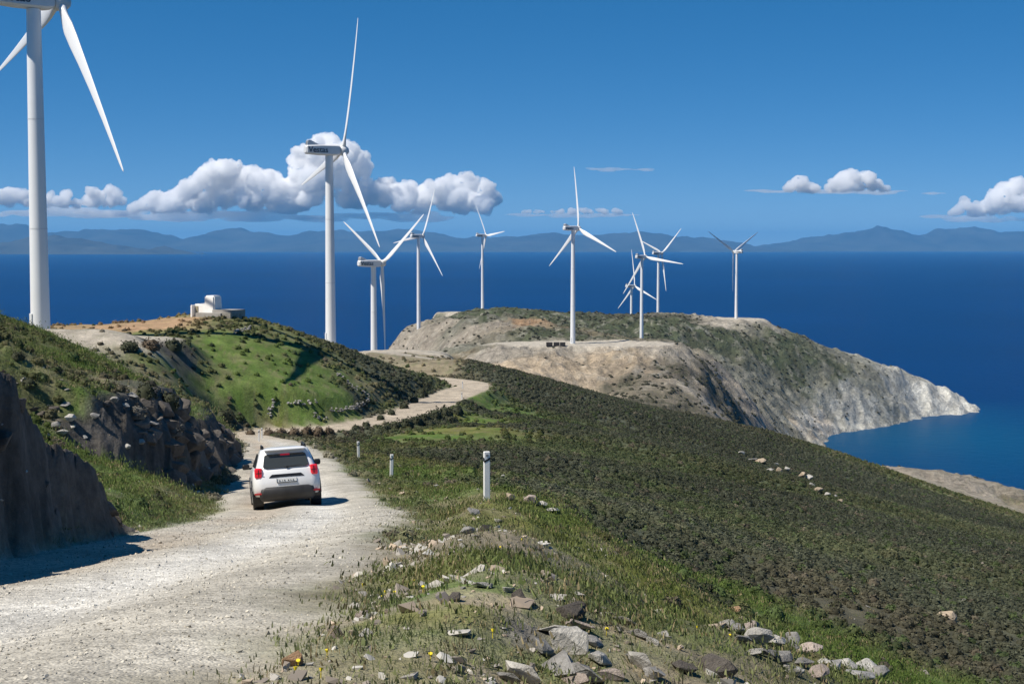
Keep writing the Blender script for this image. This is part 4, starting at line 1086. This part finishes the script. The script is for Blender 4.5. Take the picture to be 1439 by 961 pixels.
for a in [(855, 868, 24, 10, 'p'), (872, 876, 34, 9, 'p'), (870, 888, 12, 8, 'p'), (895, 895, 28, 14, 'g'), (915, 905, 22, 12, 'p'), (930, 892, 24, 12, 'g'), (905, 940, 44, 30, 'p'), (890, 925, 22, 12, 'g'), (920, 955, 30, 22, 'g')]:
    rock(*a, parent=ou, name='slab', tilt=0.45, sink=0.15)
rock(806, 868, 46, 36, 'k', 'big brown earthy boulder above the jagged outcrop'); rock(1008, 948, 54, 34, 'k', 'dark brown block at the bottom right of the grassy shoulder'); rock(962, 945, 44, 26, 'k', 'dark slab left of the bottom brown block')
rock(1052, 878, 20, 10, 'g', 'grey stone on the grass right above the tumbled wall')
# tumbled dry-stone wall, bottom right
oc = hit(1120, 930)
wl_ = empty('dry_stone_wall', (oc.x, oc.y, ground(oc.x, oc.y)))
tag(wl_, 'tumbled dry-stone wall of rounded pale stones at the bottom right', 'stone wall')
for a in [(1020, 884, 24, 13, 'p'), (1035, 890, 20, 11, 'g'), (1050, 893, 34, 15, 'n'), (1066, 905, 34, 16, 'p'), (1045, 905, 22, 12, 'g'), (1090, 910, 26, 18, 'p'), (1080, 926, 26, 13, 'g'), (1062, 922, 22, 10, 'p'), (1115, 918, 20, 26, 'g'), (1137, 924, 30, 18, 'n'), (1113, 947, 26, 12, 'p'),
          (1100, 932, 22, 14, 'g'), (1160, 940, 20, 14, 'p'), (1178, 950, 20, 22, 'g'), (1195, 944, 26, 15, 'p'), (1216, 948, 26, 17, 'p'), (1205, 957, 42, 12, 'g'), (1235, 956, 24, 14, 'g'), (1150, 953, 26, 14, 'n'), (1130, 938, 22, 12, 'g')]:
    rock(a[0], a[1], a[2] * 1.3, a[3] * 1.35, a[4], parent=wl_, name='stone', tilt=0.3, sink=0.05)
# pale stones on the scrub slope
PALE = [(1043, 641, 11, 7), (1056, 649, 16, 6), (1068, 652, 20, 7), (1082, 664, 11, 6), (1095, 667, 9, 9), (1106, 665, 9, 10), (1126, 673, 15, 9), (1136, 676, 13, 8), (1141, 685, 10, 6), (1150, 693, 14, 7), (1163, 699, 10, 8), (1173, 700, 8, 6), (1181, 708, 9, 7), (1116, 680, 7, 5), (1090, 655, 7, 5)]
for q, a in enumerate(sorted(PALE)):
    rock(a[0], a[1], a[2], a[3], 'pgt'[q % 3], 'pale stone, %s from the left in the broken line on the scrub slope' % ORD[q], 'pale stones strewn down the scrub slope', sink=-0.05)
TERR = [(104, 602, 14, 9, 'p'), (120, 616, 9, 7, 'p'), (78, 602, 14, 10, 'g'), (66, 615, 10, 8, 'g'), (132, 588, 16, 9, 'g'), (150, 575, 14, 8, 'k'), (60, 585, 18, 10, 'k'), (48, 580, 16, 10, 'k'), (75, 578, 18, 10, 'k'), (92, 572, 16, 8, 'g'), (160, 566, 16, 8, 'g'), (185, 560, 18, 10, 'g'), (176, 572, 14, 9, 'p')]
for q, a in enumerate(sorted(TERR)):
    rock(*a, '%s stone, %s from the left along the tumbled terrace edge on the left hillside' % ({'p': 'pale', 'g': 'grey', 'k': 'dark'}[a[4]], ORD[q]), 'stones of the tumbled hillside terrace')
# broken rock along the two roadside cuts
def cut(foot, prof, label, seed, cnt, smin, smax):
    r = random.Random(seed); foot = np.array(foot); prof = np.array(prof)
    Ym = (foot[0, 1] + foot[-1, 1]) / 2; Xm = float(np.interp(Ym, foot[:, 1], foot[:, 0]))
    e = empty('bank_of_rock', (Xm - 0.5, Ym, ground(Xm - 0.5, Ym)))
    tag(e, label, 'rock face')
    for i in range(cnt):
        Y = r.uniform(foot[0, 1], foot[-1, 1]); hb = float(np.interp(Y, prof[:, 0], prof[:, 1]))
        if hb < 0.2: continue
        X = float(np.interp(Y, foot[:, 1], foot[:, 0])) - r.uniform(-0.15, 0.9)
        s = r.uniform(smin, smax)
        k_ = r.randrange(len(ROCKS)); c = 'k'
        key = (k_, c)
        if key not in MATROCK:
            m_ = ROCKS[k_].copy(); m_.materials.clear(); m_.materials.append(RM[c]); MATROCK[key] = m_
        o = put('rock_block', MATROCK[key], None, e)
        o.scale = (s * r.uniform(0.8, 1.1), s * r.uniform(0.9, 1.5), s * r.uniform(0.9, 1.5)); o.rotation_euler = (r.uniform(-.5, .5), r.uniform(-.6, .4), r.uniform(0, 6.28))
        o.location = Vector((X, Y, ground(X, Y) + s * r.uniform(-0.42, -0.15))) - e.location
cut([(-5.2, 13), (-5.75, 20), (-6.3, 23)], [(13, 2), (20, 1), (22.6, 0)], 'near roadside rock bank in deep shade at the left edge', 41, 26, 0.15, 0.45)
cut([(-11.1, 44.5), (-10.8, 48), (-12.0, 57)], [(41, 0), (44, 2), (57, 1.5)], 'dark broken rock face beside the road, nearer of the two', 43, 48, 0.45, 1.3)
cut([(-12.2, 58), (-13.9, 72), (-15.5, 79)], [(56, 1), (62, 2), (79, 0.3)], 'dark rock face farther along, just left of the car', 45, 50, 0.55, 1.6)

# dry-stone walls round the small fields on the hill (stones too small to pick apart)
def field_wall(pts, label, seed, hpx=5):
    r = random.Random(seed); bm = bmesh.new()
    W3 = [hit(u, v) for u, v in pts]
    for a_, b_ in zip(W3[:-1], W3[1:]):
        ln = (b_ - a_).length; nn = max(int(ln / 0.24), 3)
        for i in range(nn):
            p = a_.lerp(b_, (i + r.random()) / nn)
            for lv in range(r.choice((1, 2, 2))):
                s = r.uniform(0.2, 0.42)
                m_ = Matrix.Translation((p.x + r.uniform(-.2, .2), p.y + r.uniform(-.2, .2), ground(p.x, p.y) + 0.1 + lv * 0.26)) @ Matrix.Rotation(r.uniform(0, 6), 4, 'Z') @ Matrix.Rotation(r.uniform(-.3, .3), 4, 'X') @ Matrix.Diagonal((s, s * 0.8, s * 0.65, 1))
                bmesh.ops.create_icosphere(bm, subdivisions=1, radius=0.55, matrix=m_)
    for v in bm.verts: v.co += Vector((r.uniform(-1, 1), r.uniform(-1, 1), r.uniform(-1, 1))) * 0.05
    tag(put('dry_stone_wall', bm_mesh(bm, 'dry_stone_wall'), RM['g']), label, 'stone wall')
field_wall([(474, 526), (482, 536), (495, 545), (510, 556), (520, 562)], 'curving field wall on the right of the green field', 1)
field_wall([(520, 563), (508, 571), (494, 577), (478, 581), (462, 580)], 'field wall closing the lower right corner of the green field', 2)
field_wall([(384, 572), (379, 582), (380, 592)], 'short wall stub at the left of the lower field', 3)
field_wall([(405, 573), (425, 572), (445, 570)], 'low wall remnant across the middle of the green field', 4)
field_wall([(440, 585), (450, 592), (457, 590)], 'heap of wall stones at the foot of the green field', 5)
field_wall([(330, 470), (345, 466), (352, 462)], 'thin terrace wall below the hilltop hut', 6)

# dark crates on the far gravel pad
cz = hit(781, 487)
cr = empty('equipment_crates', (cz.x, cz.y, ground(cz.x, cz.y)))
for k_, (x, w_) in enumerate(((-2.6, 2.6), (0.3, 2.4), (2.8, 2.2))):
    bm = bmesh.new(); box(bm, (x, 0, 0.75), (w_, 1.6, 1.5), None, 0.05)
    for q in range(3): box(bm, (x, -0.82, 0.3 + q * 0.45), (w_ * 0.96, 0.06, 0.1))
    put('crate', bm_mesh(bm, 'crate'), simple('dark_crate', (0.05, 0.04, 0.035), 0.8), cr)
tag(cr, 'row of dark crates on the gravel pad left of the central turbine', 'crates')

# ------------------------------------------------------------------ plants
def leaf_mat(name, rough=0.75):
    m, N, L, P = mat(name)
    a_ = N.new('ShaderNodeAttribute'); a_.attribute_type = 'INSTANCER'; a_.attribute_name = 'tint'
    g = N.new('ShaderNodeNewGeometry')
    k = maprange(N, L, g.outputs['Random Per Island'], 0, 1, 0.65, 1.35)
    sc = N.new('ShaderNodeVectorMath'); sc.operation = 'SCALE'; L.new(a_.outputs['Color'], sc.inputs[0]); L.new(k, sc.inputs['Scale'])
    L.new(sc.outputs[0], P.inputs['Base Color']); P.inputs['Roughness'].default_value = rough; P.inputs['Specular IOR Level'].default_value = 0.2
    tr = N.new('ShaderNodeBsdfTranslucent'); L.new(sc.outputs[0], tr.inputs['Color'])
    mx = N.new('ShaderNodeMixShader'); mx.inputs[0].default_value = 0.25; L.new(P.outputs[0], mx.inputs[1]); L.new(tr.outputs[0], mx.inputs[2])
    L.new(mx.outputs[0], N['Material Output'].inputs['Surface'])
    return m
m_leaf = leaf_mat('leaves')
def solid_leaf(name, c):
    m, N, L, P = mat(name)
    g = N.new('ShaderNodeNewGeometry'); k = maprange(N, L, g.outputs['Random Per Island'], 0, 1, 0.6, 1.45)
    sc = N.new('ShaderNodeVectorMath'); sc.operation = 'SCALE'; sc.inputs[0].default_value = c; L.new(k, sc.inputs['Scale'])
    L.new(sc.outputs[0], P.inputs['Base Color']); P.inputs['Roughness'].default_value = 0.8; P.inputs['Specular IOR Level'].default_value = 0.2
    return m
def bush_mesh(seed, nleaf, size, rad=0.5, hgt_=0.62):
    r = np.random.default_rng(seed)
    V = []; T = []
    for i in range(nleaf):
        d = r.normal(size=3); d[2] = abs(d[2]); d /= np.linalg.norm(d)
        rr_ = (0.55 + 0.45 * r.random() ** 0.5) * (0.85 + 0.3 * math.sin(5 * d[0] + seed) * math.cos(4 * d[1] + seed))
        c = np.array([d[0] * rad, d[1] * rad, d[2] * hgt_]) * rr_
        e1 = r.normal(size=3); e1 /= np.linalg.norm(e1); e2 = np.cross(e1, d + 0.5 * r.normal(size=3)); e2 /= np.linalg.norm(e2) + 1e-6
        s = size * (0.6 + 0.8 * r.random())
        k_ = len(V); V += [c - e1 * s * 0.5 - e2 * s * 0.3, c + e1 * s * 0.5 - e2 * s * 0.25, c + e2 * s * 0.6]; T.append((k_, k_ + 1, k_ + 2))
    # added inner dome that blocks light through the leaves
    nn = 8; b0 = len(V)
    for ring, (q, zz) in enumerate(((0.36, -0.1), (0.38, 0.15), (0.24, 0.36))):
        for i in range(nn): V.append(np.array([math.cos(2 * math.pi * i / nn) * rad * q * 2, math.sin(2 * math.pi * i / nn) * rad * q * 2, hgt_ * zz * 1.8]))
    V.append(np.array([0, 0, hgt_ * 0.78]))
    for ring in range(2):
        for i in range(nn):
            a_, b_, c_, d_ = b0 + ring * nn + i, b0 + ring * nn + (i + 1) % nn, b0 + (ring + 1) * nn + (i + 1) % nn, b0 + (ring + 1) * nn + i
            T += [(a_, b_, c_), (a_, c_, d_)]
    for i in range(nn): T.append((b0 + 2 * nn + i, b0 + 2 * nn + (i + 1) % nn, b0 + 3 * nn))
    return mesh_np('bush', np.array(V), np.array(T), False)
def tuft_mesh(seed, nb, h, spread, width):
    r = random.Random(seed); V = []; T = []
    for i in range(nb):
        az = r.uniform(0, 6.283); b = Vector((r.gauss(0, spread * 0.4), r.gauss(0, spread * 0.4), -0.02))
        d = Vector((math.cos(az), math.sin(az), 0)); s = Vector((-d.y, d.x, 0)) * width * r.uniform(0.6, 1.2); hh = h * r.uniform(0.5, 1.1); ln = r.uniform(0.1, 0.7) * hh
        k_ = len(V)
        m_ = b + d * ln * 0.35 + Vector((0, 0, hh * 0.6)); t_ = b + d * ln + Vector((0, 0, hh))
        V += [b - s, b + s, m_ + s * 0.7, m_ - s * 0.7, t_]; T += [(k_, k_ + 1, k_ + 2), (k_, k_ + 2, k_ + 3), (k_ + 3, k_ + 2, k_ + 4)]
    return mesh_np('tuft', np.array([tuple(v) for v in V]), np.array(T), False)

def scatter(name, label, protos, mat_, X, Y, Z, scl, tint, kind='stuff', tilt=0.15):
    """one uncountable cover: copies of a few plants or pebbles spread over points of the ground"""
    nP = len(X)
    col = bpy.data.collections.new(name + '_kinds')
    for i, p in enumerate(protos):
        if len(p.materials) == 0: p.materials.append(mat_)
        col.objects.link(bpy.data.objects.new('%s_kind%02d' % (name, i), p))
    me = bpy.data.meshes.new(name); me.vertices.add(nP)
    me.vertices.foreach_set('co', np.stack([X, Y, Z], -1).astype(np.float32).ravel())
    def att(nm, tp, key, arr):
        a_ = me.attributes.new(nm, tp, 'POINT'); a_.data.foreach_set(key, np.ascontiguousarray(arr).ravel())
    att('scl', 'FLOAT_VECTOR', 'vector', np.asarray(scl, np.float32))
    rot = np.stack([RNG.normal(0, tilt, nP), RNG.normal(0, tilt, nP), RNG.uniform(0, 6.283, nP)], -1).astype(np.float32)
    att('rot', 'FLOAT_VECTOR', 'vector', rot)
    att('pick', 'INT', 'value', RNG.integers(0, len(protos), nP).astype(np.int32))
    att('tint', 'FLOAT_COLOR', 'color', np.concatenate([tint, np.ones((nP, 1))], 1).astype(np.float32))
    me.materials.append(mat_)
    o = put(name, me)
    ng = bpy.data.node_groups.new(name, 'GeometryNodeTree')
    ng.interface.new_socket('Geometry', in_out='INPUT', socket_type='NodeSocketGeometry'); ng.interface.new_socket('Geometry', in_out='OUTPUT', socket_type='NodeSocketGeometry')
    nd = ng.nodes; gi = nd.new('NodeGroupInput'); go = nd.new('NodeGroupOutput'); ip = nd.new('GeometryNodeInstanceOnPoints'); ci = nd.new('GeometryNodeCollectionInfo')
    ci.inputs['Collection'].default_value = col; ci.inputs['Separate Children'].default_value = True; ci.inputs['Reset Children'].default_value = True
    def named(nm, tp):
        q = nd.new('GeometryNodeInputNamedAttribute'); q.data_type = tp; q.inputs['Name'].default_value = nm; return [s for s in q.outputs if s.enabled and s.name == 'Attribute'][0]
    ng.links.new(gi.outputs[0], ip.inputs['Points']); ng.links.new(ci.outputs[0], ip.inputs['Instance']); ip.inputs['Pick Instance'].default_value = True
    ng.links.new(named('pick', 'INT'), ip.inputs['Instance Index']); ng.links.new(named('rot', 'FLOAT_VECTOR'), ip.inputs['Rotation']); ng.links.new(named('scl', 'FLOAT_VECTOR'), ip.inputs['Scale'])
    ng.links.new(ip.outputs[0], go.inputs[0])
    md = o.modifiers.new('cover', 'NODES'); md.node_group = ng
    tag(o, label, None, None, 'stuff')
    return o

def sample(N_, Ya, Yb, power, arng=0.47):
    """random ground points; density per square metre falls as distance**(power-2)"""
    q = RNG.random(N_); lo, hi = Ya ** power, Yb ** power
    Y = (lo + q * (hi - lo)) ** (1 / power)
    X = RNG.uniform(-arng, arng, N_) * (Y + AP)
    a = X / (Y + AP); l = np.log(Y + 2)
    i = np.clip(np.interp(l, gl, GI), 0, NY - 1.001); j = np.clip((a - ga[0]) / (ga[1] - ga[0]), 0, NA - 1.001)
    i0 = i.astype(int); j0 = j.astype(int); fi = i - i0; fj = j - j0
    Z = (GZ[i0, j0] * (1 - fj) + GZ[i0, j0 + 1] * fj) * (1 - fi) + (GZ[i0 + 1, j0] * (1 - fj) + GZ[i0 + 1, j0 + 1] * fj) * fi
    return X, Y, Z, i0, j0

BUSH = [bush_mesh(500 + i, 130, 0.17) for i in range(5)]
X, Y, Z, i0, j0 = sample(175000, 15, 340, 1.05)
keep = RNG.random(len(X)) < SHR[i0, j0] ** 1.3 * np.clip(0.9 + 1.2 * pn3[i0, j0], 0.3, 1)
X, Y, Z, i0, j0 = X[keep], Y[keep], Z[keep], i0[keep], j0[keep]
s = 0.34 * (Y / 30) ** 0.42 * RNG.uniform(0.55, 1.3, len(X))
tint = COLR[i0, j0] * RNG.uniform(0.84, 1.18, (len(X), 1)) * np.array((1.0, 0.99, 0.93)) * (1.02 + 0.7 * np.clip(fbm(X / 26, Y / 40, 3, 301), -0.5, 0.5))[:, None]
br = RNG.random(len(X)) < 0.04; tint[br] = np.array((0.15, 0.13, 0.09)) * RNG.uniform(0.7, 1.3, (br.sum(), 1))
gn = RNG.random(len(X)) < 0.10; tint[gn] = np.array((0.085, 0.115, 0.045)) * RNG.uniform(0.7, 1.3, (gn.sum(), 1))
scatter('low_scrub', 'dark low thorny scrub covering the slopes', BUSH, m_leaf, X, Y, Z, np.stack([s, s * RNG.uniform(0.8, 1.2, len(X)), s * RNG.uniform(0.6, 0.95, len(X))], -1), tint)

X, Y, Z, i0, j0 = sample(70000, 470, 985, 2.0, 0.36)
keep = (RNG.random(len(X)) < np.clip(SHR[i0, j0], 0, 0.8) * sstep(-0.2, 0.25, rk2[i0, j0])) & (Z > SEA + 6)
X, Y, Z, i0, j0 = X[keep], Y[keep], Z[keep], i0[keep], j0[keep]
s = RNG.uniform(0.8, 2.2, len(X))
tint = np.array((0.085, 0.085, 0.055)) * RNG.uniform(0.7, 1.4, (len(X), 1))
scatter('headland_scrub', 'sparse dark scrub dotted over the far headland', BUSH[:2], m_leaf, X, Y, Z, np.stack([s, s, s * 0.6], -1), tint)

TUFT = [tuft_mesh(600 + i, 26, 0.06, 0.16, 0.0028) for i in range(3)] + [tuft_mesh(620 + i, 46, 0.03, 0.24, 0.0052) for i in range(4)]
X, Y, Z, i0, j0 = sample(250000, 4.5, 120, 0.66, 0.5)
keep = (RNG.random(len(X)) < GRS[i0, j0] * sstep(-0.5, 0.05, pn[i0, j0] + 0.8 * pn2[i0, j0])) & (ROADW[i0, j0] < 0.3)
X, Y, Z, i0, j0 = X[keep], Y[keep], Z[keep], i0[keep], j0[keep]
s = (0.7 + 0.7 * (Y / 20) ** 0.8) * RNG.uniform(0.5, 1.35, len(X)) * (0.7 + 0.5 * GRS[i0, j0])
tint = (0.45 * COLR[i0, j0] + 0.55 * np.array((0.135, 0.18, 0.045))) * RNG.uniform(0.75, 1.35, (len(X), 1))
dr = RNG.random(len(X)) < 0.3 - 0.2 * GRS[i0, j0]; tint[dr] = np.array((0.27, 0.22, 0.12)) * RNG.uniform(0.7, 1.25, (dr.sum(), 1))
scatter('grass', 'short grass and weeds on the verges', TUFT, m_leaf, X, Y, Z, np.stack([s, s, s], -1), tint, tilt=0.2)

PEB = [rock_mesh(700 + i, 10, 0.7, False) for i in range(5)]
m_peb, N, L, P = mat('pebbles')
a_ = N.new('ShaderNodeAttribute'); a_.attribute_type = 'INSTANCER'; a_.attribute_name = 'tint'; L.new(a_.outputs['Color'], P.inputs['Base Color']); P.inputs['Roughness'].default_value = 0.95; P.inputs['Specular IOR Level'].default_value = 0.15
X, Y, Z, i0, j0 = sample(70000, 4.5, 70, 0.6, 0.5)
keep = (RNG.random(len(X)) < STN[i0, j0] * sstep(-0.25, 0.2, -pn[i0, j0] + 0.4 * pn2[i0, j0])) & (ROADW[i0, j0] < 0.2)
X, Y, Z, i0, j0 = X[keep], Y[keep], Z[keep], i0[keep], j0[keep]
s = np.clip(0.030 * np.exp(RNG.normal(0, 0.72, len(X))), 0, 0.14) * (1 + Y / 34)
cols = np.array([(0.46, 0.44, 0.40), (0.33, 0.31, 0.28), (0.42, 0.34, 0.26), (0.24, 0.21, 0.18)])
tint = cols[RNG.integers(0, 4, len(X))] * RNG.uniform(0.8, 1.2, (len(X), 1))
scatter('loose_stones', 'small loose stones scattered over the verge', PEB, m_peb, X, Y, Z + s * 0.12, np.stack([s, s * RNG.uniform(0.7, 1.2, len(X)), s * 0.8], -1), tint, tilt=0.3)
X, Y, Z, i0, j0 = sample(90000, 4.2, 34, 0.45, 0.5)
keep = RNG.random(len(X)) < ROADW[i0, j0]
X, Y, Z, i0, j0 = X[keep], Y[keep], Z[keep], i0[keep], j0[keep]
s = 0.0095 * np.exp(RNG.normal(0, 0.4, len(X))) * (1 + Y / 22)
tint = COLR[i0, j0] * RNG.uniform(0.65, 1.3, (len(X), 1))
scatter('gravel', 'loose crushed gravel on the road', PEB, m_peb, X, Y, Z + s * 0.15, np.stack([s, s * RNG.uniform(0.7, 1.2, len(X)), s * 0.8], -1), tint, tilt=0.5)

# single shrubs that stand out
m_wood = simple('twigs', (0.10, 0.075, 0.05), 0.9)
LEAFS = {'d': solid_leaf('dark_shrub_leaves', (0.045, 0.05, 0.028)), 'b': solid_leaf('brown_shrub_leaves', (0.10, 0.075, 0.05)), 'g': solid_leaf('green_shrub_leaves', (0.065, 0.095, 0.03)), 's': solid_leaf('grey_shrub_leaves', (0.12, 0.115, 0.10))}
SHM = {k_: [bush_mesh(800 + 7 * i + ord(k_), 420, 0.10, 0.5, 0.7) for i in range(3)] for k_ in LEAFS}
for k_ in SHM:
    for m_ in SHM[k_]: m_.materials.append(LEAFS[k_])
bm = bmesh.new()
for k_ in range(6):
    an = k_ * 1.05; tube(bm, (0, 0, -0.15), (0.28 * math.cos(an), 0.28 * math.sin(an), 0.4), 0.03, 0.012, 6)
ME_ST = bm_mesh(bm, 'stem'); ME_ST.materials.append(m_wood)
def shrub(u, v, w, h, k_, label, group=None):
    P_ = hit(u, v); s = P_.y / F
    e = empty('shrub', (P_.x, P_.y, ground(P_.x, P_.y)), random.uniform(0, 6))
    e.scale = (w * s, w * s, h * s / 0.7)
    put('foliage', SHM[k_][random.randrange(3)], None, e); put('stem', ME_ST, None, e)
    tag(e, label, 'shrub', group)
    return e
for q, a in enumerate([(543, 606, 18, 12), (556, 604, 24, 15), (572, 600, 26, 15), (586, 596, 24, 14), (598, 591, 22, 13), (604, 600, 20, 11), (612, 588, 24, 16), (626, 586, 30, 18), (634, 594, 22, 12), (642, 582, 24, 15)]):
    shrub(*a, 'd', 'dark rounded shrub, %s from the left in the row below the far road' % ORD[q], 'dark shrubs lining the far road')
for q, a in enumerate([(500, 604, 14, 9), (515, 600, 14, 9), (535, 590, 14, 9), (550, 583, 14, 9), (568, 574, 16, 10), (582, 566, 16, 11), (592, 556, 18, 13), (598, 546, 16, 12)]):
    shrub(*a, 'd', 'dark shrub, %s going uphill on the bank above the far road' % ORD[q], 'dark shrubs above the far road')
for q, a in enumerate([(352, 611, 16, 9), (378, 612, 20, 11), (396, 612, 22, 12), (414, 613, 22, 14), (432, 611, 20, 14), (448, 612, 22, 14), (462, 610, 18, 12)]):
    shrub(*a, 'b', 'reddish brown shrub, %s from the left at the foot of the green field' % ORD[q], 'brown shrubs below the green field')
shrub(182, 492, 34, 14, 'd', 'dark shrub on the slope just under the first turbine pad, left'); shrub(212, 490, 36, 16, 'b', 'brown shrub on the slope under the first turbine pad, middle'); shrub(243, 492, 34, 17, 'd', 'dark shrub on the slope under the first turbine pad, right')
shrub(315, 590, 34, 16, 'd', 'dark grey shrub at the lower left of the green field'); shrub(205, 560, 34, 28, 'd', 'tall dark shrub on top of the nearer rock face'); shrub(238, 575, 34, 24, 'd', 'dark shrub between the two roadside rock faces')
shrub(190, 588, 40, 18, 's', 'grey twiggy shrub on the upper edge of the rock face'); shrub(245, 610, 32, 18, 's', 'grey brown shrub above the farther rock face'); shrub(160, 722, 30, 18, 'g', 'green weed clump at the foot of the shaded bank'); shrub(195, 715, 34, 20, 'g', 'green shrub in the gap between the roadside rock faces'); shrub(220, 706, 24, 16, 'd', 'small dark shrub beside the road verge in the gap')
shrub(960, 815, 30, 22, 'g', 'tall green weed clump just beyond the grassy shoulder'); shrub(1090, 872, 34, 26, 'g', 'bright green weed clump above the tumbled wall'); shrub(1010, 838, 30, 18, 'g', 'green weed clump left of the orange stone')
shrub(100, 505, 30, 12, 'g', 'green bush on the left hillside below the pad'); shrub(40, 545, 26, 14, 'd', 'dark bush high on the left hillside edge'); shrub(25, 505, 26, 12, 'd', 'dark bush near the top left of the hillside')

# yellow flowers in the verge
m_yel = simple('yellow_petals', (0.75, 0.6, 0.02), 0.6); bm = bmesh.new()
r = random.Random(5)
for u, v in [(553, 838), (507, 822), (536, 838), (460, 925), (425, 938), (448, 955), (582, 822), (598, 836), (540, 842), (856, 890), (975, 888), (965, 822), (936, 806), (948, 815), (690, 900), (700, 770), (735, 760), (1030, 895), (410, 945), (232, 725), (240, 722), (610, 930)]:
    for q in range(1):
        P_ = hit(u + r.uniform(-6, 6), v + r.uniform(-3, 3)); s = 0.009
        c = Vector((P_.x, P_.y, ground(P_.x, P_.y) + r.uniform(0.015, 0.035)))
        bmesh.ops.create_cone(bm, cap_ends=True, segments=6, radius1=0.004, radius2=s, depth=0.012, matrix=Matrix.Translation(c) @ Matrix.Rotation(r.uniform(-.6, .6), 4, 'X'))
        tube(bm, c, c - Vector((0, 0, 0.06)), 0.0015, 0.002, 4)
tag(put('wild_flowers', bm_mesh(bm, 'wild_flowers'), m_yel), 'small yellow wild flowers dotted in the verge', None, None, 'stuff')
